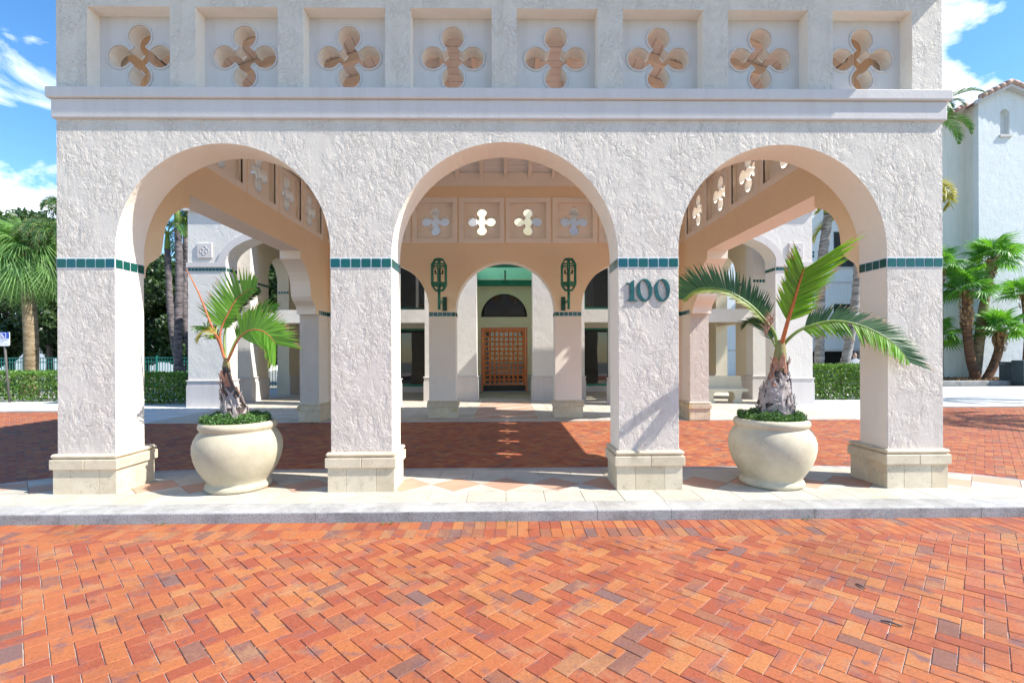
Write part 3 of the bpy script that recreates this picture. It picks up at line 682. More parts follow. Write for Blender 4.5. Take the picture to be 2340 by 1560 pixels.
# ================================================================== PORTE-COCHERE
porte = empty('porte_cochere', (0, 9.1, 0), 'white stucco drive-through canopy with three front arches under a row of quatrefoil openings', 'entrance canopy')
def pb(mb, name, mats, parent=porte, fix=True):
    o = mb.build(name, mats, parent, fix)
    if parent is porte: o.matrix_parent_inverse = Matrix.Translation((0, -9.1, 0))
    return o
WM = [M['stucco'], M['peach'], M['jamb'], M['rose'], M['smooth']]
XP = [(-4.957, -4.320), (-1.948, -1.267), (1.268, 1.950), (4.322, 4.960)]
YF0, YF1, YR0, YR1 = 5.44, 5.87, 12.40, 12.83
ZB = 2.655; ZL = 4.58; ZO0, ZO1, ZT = 4.58, 5.50, 6.30
def arc(cx, r, zc, n=40):
    return [(cx - r * math.cos(math.pi * k / n), zc + r * math.sin(math.pi * k / n)) for k in range(n + 1)]
# piers
for front in (True, False):
    y0, y1, zg = (YF0, YF1, ZI - 0.005) if front else (YR0, YR1, 0.015)
    for k, (a, b) in enumerate(XP):
        mb = MB(); mb.box(a, b, y0, y1, zg, ZB, bev=0.004)
        o = pb(mb, 'pier', WM)
        recolour(o, lambda p, f=front: 0 if ((p.normal.y < -0.5 and f) or (abs(p.center.x) > 4.95) or (p.normal.y > 0.5 and not f)) else 2)
        if not front: recolour(o, lambda p: 2)
# arcades
for front in (True, False):
    y0, y1 = (YF0, YF1) if front else (YR0, YR1)
    pts = [(XP[0][0], ZB)]
    for k in range(3):
        l_, r_ = XP[k][1], XP[k + 1][0]; rad = (r_ - l_) / 2; zc = 4.007 - rad if k == 1 else 3.985 - rad
        pts += [(l_, ZB)] + arc((l_ + r_) / 2, rad, zc) + [(r_, ZB)]
    pts += [(XP[3][1], ZB), (XP[3][1], ZL), (XP[0][0], ZL)]
    mb = MB()
    if front: mb.poly([pts], 0, y1 - y0, fxz(y0), mi=0, side_mi=2, back_mi=1)
    else: mb.poly([pts], 0, y1 - y0, fxz(y0), mi=1, side_mi=2, back_mi=0)
    o = pb(mb, 'arcade_wall', WM)
    recolour(o, lambda p: 0 if abs(p.center.x) > 4.95 else None)
# side walls with corbelled wide openings
corb = [(0.0, 2.60), (0.17, 2.60), (0.17, 2.655), (0.185, 2.72), (0.235, 2.79), (0.31, 2.84), (0.40, 2.90), (0.46, 2.98), (0.485, 3.10), (0.50, 3.21), (0.53, 3.33), (0.59, 3.43), (0.67, 3.53), (0.78, 3.62), (0.90, 3.69), (1.03, 3.745), (1.03, 3.925)]
for sx in (-1, 1):
    xi, xo = 4.50, 4.957
    Ys, Ye = 5.97, 11.78
    for (p0, p1, zg) in ((YF1, Ys, ZI - 0.01), (Ye, YR0, 0.015)):
        mb = MB(); mb.box(min(sx * xi, sx * xo), max(sx * xi, sx * xo), p0, p1, zg, 2.60); o = pb(mb, 'pier', WM)
        recolour(o, lambda p: 0 if abs(p.center.x) > 4.95 or (p.center.y > 11 and p.normal.y < -0.5) else 2)
    pts = [(YF1, 2.60)] + [(Ys + u, z) for u, z in corb[0:]] + [(Ye - u, z) for u, z in reversed(corb)] + [(YR0, 2.60), (YR0, ZL), (YF1, ZL)]
    # drop duplicate neighbours
    q = [pts[0]]
    for p in pts[1:]:
        if math.dist(p, q[-1]) > 1e-6: q.append(p)
    mb = MB()
    if sx < 0: mb.poly([q], 0, 0.457, fyz(-xo), mi=0, side_mi=2, back_mi=1)
    else: mb.poly([q], 0, 0.457, fyz(xi), mi=1, side_mi=2, back_mi=0)
    pb(mb, 'side_wall', WM)

# upper storey: posts between the openings, a top band, quatrefoil panels set in the openings
def quatre(cx, cz, rad=0.13, d=0.23, seg=22):
    pts = []
    a0 = R(149.2)
    for q in range(4):
        rot = q * math.pi / 2
        for k in range(seg + 1):
            t = -a0 + 2 * a0 * k / seg
            x, z = d + rad * math.cos(t), rad * math.sin(t)
            pts.append((cx + x * math.cos(rot) - z * math.sin(rot), cz + x * math.sin(rot) + z * math.cos(rot)))
    return pts
OW, PG = 0.907, 1.190
def panel_me(outside):
    """a recessed plate pierced by a quatrefoil, local x across, z up, y into the wall from the outer face"""
    mb = MB(); hw, hh = OW / 2, (ZO1 - ZO0) / 2
    mb.poly([[(-hw, -hh), (hw, -hh), (hw, hh), (-hw, hh)], list(reversed(quatre(0, 0.005)))], 0.17, 0.34, lambda u, v, d: (u, d, v), mi=4, side_mi=2, back_mi=3)
    return mb
pmb = panel_me(True); panel_mesh = pmb.mesh('quatrefoil_panel', WM)
bmx = bmesh.new(); bmx.from_mesh(panel_mesh); bmesh.ops.recalc_face_normals(bmx, faces=bmx.faces); bmx.to_mesh(panel_mesh); bmx.free()
rim = MB(); lp = quatre(0, 0.005, rad=0.140, d=0.23, seg=16)
rim.tube([(x, 0.168, z) for x, z in lp], 0.013, n=6, mi=0, closed=True); rim_mesh = rim.mesh('raised_rim', [M['smooth']])
rim2 = MB(); rim2.tube([(x, 0.342, z) for x, z in lp], 0.013, n=6, mi=0, closed=True); rim2_mesh = rim2.mesh('raised_rim', [M['rose']])
frm = MB(); a_, b_ = 0.575, OW / 2
frm.poly([[(-a_, -a_), (a_, -a_), (a_, a_), (-a_, a_)], [(-b_, -0.46), (-b_, 0.46), (b_, 0.46), (b_, -0.46)]], 0.43, 0.462, lambda u, v, d: (u, d, v), mi=0)
frm_mesh = frm.mesh('panel_frame', [M['rose']])
bmx = bmesh.new(); bmx.from_mesh(frm_mesh); bmesh.ops.recalc_face_normals(bmx, faces=bmx.faces); bmx.to_mesh(frm_mesh); bmx.free()
PINV = Matrix.Translation((0, -9.1, 0))
def put_panel(x, y, rz):
    o = bpy.data.objects.new('quatrefoil_panel', panel_mesh); link(o, porte); o.matrix_parent_inverse = PINV
    o.location = (x, y, (ZO0 + ZO1) / 2); o.rotation_euler = (0, 0, rz)
    for nm, me in (('raised_rim', rim_mesh), ('raised_rim', rim2_mesh), ('panel_frame', frm_mesh)):
        c = bpy.data.objects.new(nm, me); link(c, o)
def upper_wall(axis, centres, lo, hi, y0, th, outer_first, mats_idx):
    """posts and top band of one upper wall"""
    edges = [lo]
    for c in centres: edges += [c - OW / 2, c + OW / 2]
    edges.append(hi)
    for i in range(0, len(edges), 2):
        mb = MB()
        if axis == 'x': mb.box(edges[i], edges[i + 1], y0, y0 + th, ZO0, ZO1)
        else: mb.box(y0, y0 + th, edges[i], edges[i + 1], ZO0, ZO1)
        o = pb(mb, 'wall_post', WM); recolour(o, mats_idx)
    mb = MB()
    if axis == 'x': mb.box(lo, hi, y0, y0 + th, ZO1, ZT)
    else: mb.box(y0, y0 + th, lo, hi, ZO1, ZT)
    o = pb(mb, 'upper_wall_band', WM); recolour(o, mats_idx)
xc = [(k - 3.5) * PG for k in range(8)]
def idx_front(p):
    if p.normal.y < -0.5 or abs(p.center.x) > 4.94: return 0
    return 1 if p.normal.y > 0.5 else 2
def idx_rear(p):
    if p.normal.y > 0.5 or abs(p.center.x) > 4.94: return 0
    return 1 if p.normal.y < -0.5 else 2
def idx_side(p):
    if abs(p.center.x) > 4.94: return 0
    return 1 if abs(p.normal.x) > 0.5 else 2
upper_wall('x', xc, -4.957, 4.960, YF0, YF1 - YF0, True, idx_front)
upper_wall('x', xc, -4.957, 4.960, YR0, YR1 - YR0, True, idx_rear)
ycs = [9.135 + (k - 2) * PG for k in range(5)]
upper_wall('y', ycs, YF1, YR0, -4.957, 0.457, True, idx_side)
upper_wall('y', ycs, YF1, YR0, 4.50, 0.457, True, idx_side)
for x in xc: put_panel(x, YF0, 0)
for x in xc: put_panel(x, YR1, math.pi)
for y in ycs: put_panel(-4.957 + 0.0, y, -math.pi / 2)
for y in ycs: put_panel(4.957, y, math.pi / 2)

# ledge, two tiers running round the building
def ring(mb, x1, y0, y1, inx, iny0, iny1, z0, z1, jit=0.0):
    outer = [(-x1, y0), (x1, y0), (x1, y1), (-x1, y1)]; inner = [(-inx, iny0), (-inx, iny1), (inx, iny1), (inx, iny0)]
    mb.poly([outer, inner], z0, z1, lambda u, v, d: (u, v, d), mi=0)
for (p, z0, z1) in ((0.035, 4.251, 4.462), (0.070, 4.462, 4.580)):
    mb = MB(); ring(mb, 4.957 + p, YF0 - p, YR1 + p, 4.94, YF0 + 0.01, YR1 - 0.01, z0, z1)
    o = pb(mb, 'ledge', [M['smooth']])
    bv = o.modifiers.new('bevel', 'BEVEL'); bv.width = 0.014; bv.segments = 3; bv.limit_method = 'ANGLE'
# glazed tile bands
tm = MB(); tm.box(-0.049, 0.049, -0.006, 0.0, -0.049, 0.049, bev=0.003); tile_mesh = tm.mesh('glazed_tile', [M['tile']])
rtile = random.Random(5)
def band(p0, p1, normal, n, zc=ZB, half=0.062, prnt=porte, size=1.0):
    """p0, p1: plan points of the band's ends on the wall face; normal: outward plan normal"""
    p0 = Vector(p0); p1 = Vector(p1); nv = Vector(normal); L_ = (p1 - p0).length; t = (p1 - p0) / L_
    a = p0 + nv * 0.0018; b = p1 + nv * 0.0018; mb = MB()
    a2, b2 = p0 - nv * 0.004, p1 - nv * 0.004
    z0, z1 = zc - half, zc + half
    mb.add([(a.x, a.y, z0), (b.x, b.y, z0), (b.x, b.y, z1), (a.x, a.y, z1), (a2.x, a2.y, z0), (b2.x, b2.y, z0), (b2.x, b2.y, z1), (a2.x, a2.y, z1)],
           [(0, 1, 2, 3), (3, 2, 6, 7), (0, 4, 5, 1), (0, 3, 7, 4), (1, 5, 6, 2)])
    pb(mb, 'grout_strip', [M['grout']], prnt)
    pitch = L_ / n; rz = math.atan2(t.y, t.x)
    if abs((math.cos(rz) * nv.y - math.sin(rz) * nv.x) - (-1)) > 0.5: rz += math.pi
    for k in range(n):
        c = p0 + t * pitch * (k + 0.5) + nv * 0.0015
        o = bpy.data.objects.new('glazed_tile', tile_mesh); link(o, prnt)
        o.location = (c.x, c.y, zc + rtile.uniform(-0.001, 0.001)); s_ = size * min(pitch / 0.1065, 1.04)
        o.rotation_euler = (rtile.uniform(-0.01, 0.01), rtile.uniform(-0.012, 0.012), rz + rtile.uniform(-0.01, 0.01)); o.scale = (s_, 1, size)
        if prnt is porte: o.matrix_parent_inverse = PINV
for k, (a, b) in enumerate(XP):
    band((a, YF0), (b, YF0), (0, -1), 6)
    if k > 0: band((a, YF0), (a, YF1), (-1, 0), 4)
    if k < 3: band((b, YF0), (b, YF1), (1, 0), 4)
band((XP[1][0], YR0), (XP[1][1], YR0), (0, -1), 6); band((XP[2][0], YR0), (XP[2][1], YR0), (0, -1), 6)
band((XP[1][1], YR0), (XP[1][1], YR1), (1, 0), 4); band((XP[2][0], YR0), (XP[2][0], YR1), (-1, 0), 4)
band((-4.50, YR0), (-4.32, YR0), (0, -1), 2); band((4.322, YR0), (4.50, YR0), (0, -1), 2)
for sx in (-1, 1):
    band((sx * 4.957, 11.78), (sx * 4.50, 11.78), (0, -1), 4); band((sx * 4.50, 11.78), (sx * 4.50, 12.40), (-sx, 0), 5)
band((-4.957, YF0), (-4.957, YF1), (-1, 0), 4); band((4.960, YF0), (4.960, YF1), (1, 0), 4)

# stone pier bases: mould, course and facing blocks
def pier_base(x0, x1, y0, y1, zg, mat):
    mb = MB(); mb.box(x0 - 0.048, x1 + 0.048, y0 - 0.048, y1 + 0.048, zg + 0.393, zg + 0.438, bev=0.017)
    o = pb(mb, 'pier_base', [mat]); 
    mb = MB(); mb.box(x0 - 0.025, x1 + 0.025, y0 - 0.025, y1 + 0.025, zg + 0.375, zg + 0.395); mb.build('neck', [mat], o)
    xm = (x0 + x1) / 2 + 0.01
    for (a, b) in ((x0 - 0.052, xm - 0.001), (xm + 0.001, x1 + 0.052)):
        mb = MB(); mb.box(a, b, y0 - 0.052, y1 + 0.052, zg + 0.272, zg + 0.381, bev=0.006); mb.build('stone_course', [mat], o)
    e = 0.028; zt = zg + 0.273; zb = zg - 0.002
    mb = MB(); mb.box(x0 - 0.012, x1 + 0.012, y0 - 0.012, y1 + 0.012, zb, zt - 0.002); mb.build('core', [M['grout']], o)
    w = x1 - x0 + 2 * e; cutx = [x0 - e, x0 - e + w * 0.28, x0 - e + w * 0.73, x1 + e]
    for i in range(3):
        for (ya, yb) in ((y0 - e, y0 - 0.005), (y1 + 0.005, y1 + e)):
            mb = MB(); mb.box(cutx[i] + 0.0012, cutx[i + 1] - 0.0012, ya, yb, zb, zt, bev=0.002); mb.build('stone_block', [mat], o)
    ymid = (y0 + y1) / 2
    for (xa, xb) in ((x0 - e, x0 - 0.005), (x1 + 0.005, x1 + e)):
        for (ya, yb) in ((y0 - 0.004, ymid - 0.001), (ymid + 0.001, y1 + 0.004)):
            mb = MB(); mb.box(xa, xb, ya, yb, zb, zt, bev=0.002); mb.build('stone_block', [mat], o)
for k, (a, b) in enumerate(XP):
    pier_base(a, b, YF0, YF1 if k in (1, 2) else YF1 + 0.10, ZI, M['coral'])
pier_base(XP[1][0], XP[1][1], YR0, YR1, 0.02, M['coral_rear']); pier_base(XP[2][0], XP[2][1], YR0, YR1, 0.02, M['coral_rear'])
for sx in (-1, 1): pier_base(min(sx * 4.5, sx * 4.957), max(sx * 4.5, sx * 4.957), 11.78, YR1, 0.02, M['coral_rear'])

# numerals 100
def numeral_poly(mb, loops): mb.poly(loops, -0.018, -0.002, lambda u, v, d: (u, YF0 + d, v), mi=0)
def ell(cx, cz, a, b, n=40, rot=0.0):
    out = []
    for k in range(n):
        t = 2 * math.pi * k / n; x, z = a * math.cos(t), b * math.sin(t)
        out.append((cx + x * math.cos(rot) - z * math.sin(rot), cz + x * math.sin(rot) + z * math.cos(rot)))
    return out
zc_ = 2.343; ZS = 0.128
one = [(-0.060, 0.068), (-0.058, 0.088), (-0.028, 0.082), (0.028, 0.118), (0.028, -0.085), (0.034, -0.104), (0.062, -0.113), (0.062, -0.122), (-0.048, -0.122), (-0.030, -0.100), (-0.020, -0.080), (-0.020, 0.060), (-0.030, 0.070)]
mb = MB(); numeral_poly(mb, [[(1.417 + x, zc_ + z) for x, z in one]]); pb(mb, 'numeral', [M['numeral']])
for cx in (1.562, 1.762):
    mb = MB(); numeral_poly(mb, [ell(cx, zc_ + 0.002, 0.087, 0.128), list(reversed(ell(cx - 0.001, zc_ + 0.004, 0.047, 0.112, rot=R(11))))]); pb(mb, 'numeral', [M['numeral']])

# ceiling: boards on a hipped underside, rafters, wall plate
SL = 0.36; xi, y_0, y_1, zc0 = 4.50, YF1, YR0, 6.24
for (a, b, c, d) in ((-xi, xi, y_1 - 0.07, y_1), (-xi, xi, y_0, y_0 + 0.07), (-xi, -xi + 0.07, y_0 + 0.07, y_1 - 0.07), (xi - 0.07, xi, y_0 + 0.07, y_1 - 0.07)):
    mb = MB(); mb.box(a, b, c, d, 5.90, 6.24, bev=0.004); pb(mb, 'wall_plate', [M['rose']])
yh = (y_1 - y_0) / 2; s = 0.0
while s < yh - 0.02:
    e = min(s + 0.150, yh); z0, z1 = zc0 + s * SL, zc0 + (e - 0.012) * SL; g_ = 0.012
    for quad in ([(-xi + s, y_1 - s, z0), (xi - s, y_1 - s, z0), (xi - e + g_, y_1 - e + g_, z1), (-xi + e - g_, y_1 - e + g_, z1)],
                 [(-xi + s, y_0 + s, z0), (xi - s, y_0 + s, z0), (xi - e + g_, y_0 + e - g_, z1), (-xi + e - g_, y_0 + e - g_, z1)],
                 [(-xi + s, y_0 + s, z0), (-xi + s, y_1 - s, z0), (-xi + e - g_, y_1 - e + g_, z1), (-xi + e - g_, y_0 + e - g_, z1)],
                 [(xi - s, y_0 + s, z0), (xi - s, y_1 - s, z0), (xi - e + g_, y_1 - e + g_, z1), (xi - e + g_, y_0 + e - g_, z1)]):
        mb = MB(); up = [(p[0], p[1], p[2] + 0.022) for p in quad]
        mb.add(quad + up, [(0, 1, 2, 3), (7, 6, 5, 4), (0, 4, 5, 1), (1, 5, 6, 2), (2, 6, 7, 3), (3, 7, 4, 0)]); pb(mb, 'plank', [M['plank']])
    s = e
def rafter(x0, y0, x1, y1, w=0.085, dp=0.15):
    v = Vector((x1 - x0, y1 - y0, 0)); L_ = v.length; t = v / L_; n = Vector((-t.y, t.x, 0)) * w / 2
    mb = MB(); vs = []
    for (px, py, sz) in ((x0, y0, 0.0), (x1, y1, L_ * SL)):
        for sg in (-1, 1):
            for dz in (-dp, -0.004): vs.append((px + n.x * sg, py + n.y * sg, zc0 + sz + dz))
    mb.add(vs, [(0, 1, 3, 2), (4, 6, 7, 5), (0, 4, 5, 1), (2, 3, 7, 6), (1, 5, 7, 3), (0, 2, 6, 4)]); pb(mb, 'rafter', [M['rose']])
for k in range(-7, 8):
    x = 0.02 + k * 0.607
    if abs(x) > 4.3: continue
    ln = min(yh, xi - abs(x)) - 0.05
    if ln > 0.3: rafter(x, y_1 - 0.075, x, y_1 - ln); rafter(x, y_0 + 0.075, x, y_0 + ln)
for k in range(-5, 6):
    y = (y_0 + y_1) / 2 + k * 0.607; ln = yh - abs(y - (y_0 + y_1) / 2) - 0.05
    if ln > 0.3: rafter(-xi + 0.075, y, -xi + ln, y); rafter(xi - 0.075, y, xi - ln, y)

# roof with barrel tiles
EX, EY0, EY1, ZE = 5.53, 4.92, 13.35, 6.30
hy = (EY1 - EY0) / 2
mb = MB(); zr = ZE + 0.16 + hy * SL
A = [(-EX, EY0, ZE), (EX, EY0, ZE), (EX, EY1, ZE), (-EX, EY1, ZE)]; Bv = [(x, y, ZE + 0.16) for x, y, _ in A]
rd = [(-EX + hy, (EY0 + EY1) / 2, zr), (EX - hy, (EY0 + EY1) / 2, zr)]
# soffit is a ring so that the ceiling stays open underneath
mb.poly([[(p[0], p[1]) for p in A], [(-4.5, 5.87), (-4.5, 12.4), (4.5, 12.4), (4.5, 5.87)]], 0, 0.02, lambda u, v, d: (u, v, ZE + d), mi=0)
mb.add(A + Bv, [(0, 1, 5, 4), (1, 2, 6, 5), (2, 3, 7, 6), (3, 0, 4, 7)], 0)
mb.add(Bv + rd, [(0, 1, 5, 4), (1, 2, 5), (2, 3, 4, 5), (3, 0, 4)], 1)
pb(mb, 'roof', [M['rose'], M['rooftile']])
mb = MB()
def barrel(p, q, r=0.085):
    p = Vector(p); q = Vector(q); t = (q - p).normalized(); u = t.cross(Vector((0, 0, 1))).normalized(); w = u.cross(t)
    vs = []
    for c in (p, q):
        for k in range(7):
            a = math.pi * k / 6; vs.append(c + u * r * math.cos(a) + w * r * math.sin(a))
    mb.add(vs, [(k, k + 1, 8 + k, 7 + k) for k in range(6)] + [tuple(range(7))], 0, None, False)
x = -EX + 0.1
while x < EX:
    ln = min(hy, EX - abs(x)); 
    if ln > 0.15:
        for (ya, sg) in ((EY0, 1), (EY1, -1)): barrel((x, ya - sg * 0.02, ZE + 0.15), (x, ya + sg * ln, ZE + 0.16 + ln * SL))
    x += 0.24
y = EY0 + 0.1
while y < EY1:
    ln = min(y - EY0, EY1 - y)
    if ln > 0.15:
        for sg in (-1, 1): barrel((sg * (EX + 0.02), y, ZE + 0.15), (sg * (EX - ln), y, ZE + 0.16 + ln * SL))
    y += 0.24
o = pb(mb, 'barrel_tiles', [M['rooftile']]); o['kind'] = 'stuff'
# ================================================================== ENTRANCE BUILDING BEHIND
ent = empty('entrance_building', (0, 18, 0), 'cream stucco building behind the canopy with pilasters, loggias and a lattice wooden door', 'building')
EINV = Matrix.Translation((0, -18, 0))
def eb(mb, name, mats, parent=ent, label=None):
    o = mb.build(name, mats if isinstance(mats, list) else [mats], parent)
    if parent is ent: o.matrix_parent_inverse = EINV
    if label: o['label'] = label
    return o
def ebox(name, mat, x0, x1, y0, y1, z0, z1, parent=ent, bev=0.0):
    mb = MB(); mb.box(min(x0, x1), max(x0, x1), y0, y1, z0, z1, bev=bev); return eb(mb, name, mat, parent)
ZG = 0.015
def dado(x0, x1, y0, y1, zt=0.86):
    """tall painted base with a small cap moulding round a pier"""
    a, b = min(x0, x1), max(x0, x1)
    ebox('pier_base', M['smooth'], a - 0.04, b + 0.04, y0 - 0.04, y1 + 0.04, ZG, zt - 0.16)
    ebox('pier_base', M['smooth'], a - 0.025, b + 0.025, y0 - 0.025, y1 + 0.025, zt - 0.16, zt - 0.035)
    ebox('base_moulding', M['smooth'], a - 0.055, b + 0.055, y0 - 0.055, y1 + 0.055, zt - 0.035, zt, bev=0.012)
# centre: pilasters, recess and door wall
for sx in (-1, 1):
    xi_, xo_ = (1.0, 2.8) if sx < 0 else (0.95, 2.76)
    ebox('pilaster', M['white'], sx * xi_, sx * xo_, 16.9, 17.5, ZG, 7.4)
    dado(sx * xi_, sx * xo_, 16.9, 17.5)
    ebox('eave', M['smooth'], sx * xi_, sx * 3.35, 16.45, 16.9, 6.52, 6.68)
    ebox('reveal_wall', M['cream'], sx * 1.22, sx * 1.5, 17.5, 21.0, ZG, 8.0)
    ebox('skirting', M['smooth'], sx * 1.19, sx * 1.22, 17.55, 21.0, ZG, 0.75)
# door wall with openings cut for the door and the fanlight
pts = [(-3.3, ZG), (-1.04, ZG), (-1.04, 2.79), (0.94, 2.79), (0.94, ZG), (3.3, ZG), (3.3, 8.3), (-3.3, 8.3)]
fan = [(-0.05 + 1.0 * math.cos(math.pi * k / 32), 3.24 + 1.0 * math.sin(math.pi * k / 32)) for k in range(33)]
mb = MB(); mb.poly([pts, list(reversed(fan))], 0, 0.35, fxz(21.0), mi=0); eb(mb, 'door_wall', M['cream'])
for (a, b) in ((-1.22, -1.05), (0.95, 1.22)): ebox('skirting', M['smooth'], a, b, 20.965, 21.0, ZG, 0.75)
# fanlight
mb = MB(); inn = [(-0.05 + 0.93 * math.cos(math.pi * k / 32), 3.29 + 0.93 * math.sin(math.pi * k / 32)) for k in range(33)]
mb.poly([fan, list(reversed(inn))], 0.05, 0.14, fxz(21.0), mi=0); w_ = eb(mb, 'fanlight', M['darkroom'])
mb = MB(); mb.poly([inn], 0.09, 0.10, fxz(21.0), mi=0); mb.build('pane', [M['glass']], w_)
# lattice door
dx0, dx1, dz0, dz1 = -1.04, 0.94, 0.03, 2.78
mb = MB(); fr_ = 0.07
for (a, b, c, d) in ((dx0, dx0 + fr_, dz0, dz1), (dx1 - fr_, dx1, dz0, dz1), (dx0 + fr_, dx1 - fr_, dz1 - fr_, dz1)): mb.box(a, b, 20.97, 21.08, c, d)
door = eb(mb, 'entrance_door', M['wood'])
mb = MB(); x0, x1, z0, z1 = dx0 + fr_ + 0.004, dx1 - fr_ - 0.004, 0.30, dz1 - fr_ - 0.004
gx0, gx1, gz0, gz1 = x0 + 0.10, x1 - 0.13, 0.33, z1 - 0.12
for (a, b, c, d) in ((x0, gx0, z0, z1), (gx1, x1, z0, z1), (gx0, gx1, gz1, z1), (gx0, gx1, z0, gz0)): mb.box(a, b, 21.02, 21.075, c, d)
mb.build('door_leaf', [M['wood']], door)
cw = (gx1 - gx0) / 8; chh = (gz1 - gz0) / 11; bw = 0.038
for i in range(1, 8):
    mb = MB(); mb.box(gx0 + i * cw - bw, gx0 + i * cw + bw, 21.030, 21.07, gz0, gz1); mb.build('lattice_bar', [M['wood']], door)
for j in range(1, 11):
    mb = MB(); mb.box(gx0, gx1, 21.025, 21.072, gz0 + j * chh - bw, gz0 + j * chh + bw); mb.build('lattice_bar', [M['wood']], door)
mb = MB(); mb.box(gx0, gx1, 21.078, 21.084, gz0, gz1); mb.build('glass_pane', [M['doorglass']], door)
mb = MB(); mb.box(x0, x1, 21.03, 21.07, 0.035, 0.298); mb.build('kick_plate', [M['black']], door)
mb = MB(); hx = x1 - 0.08
mb.tube([(hx, 20.97, 0.98), (hx, 20.97, 1.58)], 0.016, n=8); mb.tube([(hx, 21.02, 1.03), (hx, 20.97, 1.03)], 0.012); mb.tube([(hx, 21.02, 1.53), (hx, 20.97, 1.53)], 0.012)
mb.build('door_handle', [M['steel']], door)
# green glass canopy between the pilasters
can = ebox('glass_canopy', M['metal'], -1.21, 1.21, 20.72, 20.94, 4.56, 4.80)
mb = MB(); mb.add([(-1.2, 18.35, 5.10), (1.2, 18.35, 5.10), (1.2, 20.75, 4.82), (-1.2, 20.75, 4.82), (-1.2, 18.35, 5.115), (1.2, 18.35, 5.115), (1.2, 20.75, 4.835), (-1.2, 20.75, 4.835)],
       [(0, 1, 2, 3), (4, 7, 6, 5), (0, 4, 5, 1), (1, 5, 6, 2), (2, 6, 7, 3), (3, 7, 4, 0)]); mb.build('glass_pane', [M['tealglass']], can)
mb = MB(); mb.box(-1.215, 1.215, 18.15, 18.34, 4.90, 5.08); mb.build('front_beam', [M['metal']], can)
mb = MB(); mb.add([(-1.2, 17.6, 5.32), (1.2, 17.6, 5.32), (1.2, 18.14, 5.02), (-1.2, 18.14, 5.02), (-1.2, 17.6, 5.335), (1.2, 17.6, 5.335), (1.2, 18.14, 5.035), (-1.2, 18.14, 5.035)],
       [(0, 1, 2, 3), (4, 7, 6, 5), (0, 4, 5, 1), (1, 5, 6, 2), (2, 6, 7, 3), (3, 7, 4, 0)]); mb.build('glass_pane', [M['tealglass']], can)
for x in (-1.17, 0.0, 1.17):
    mb = MB(); mb.box(x - 0.03, x + 0.03, 18.4, 20.72, 4.72, 4.80); mb.build('canopy_rib', [M['metal']], can)
mb = MB(); mb.box(-0.035, 0.035, 17.6, 18.15, 4.98, 5.25); mb.build('canopy_rib', [M['metal']], can)

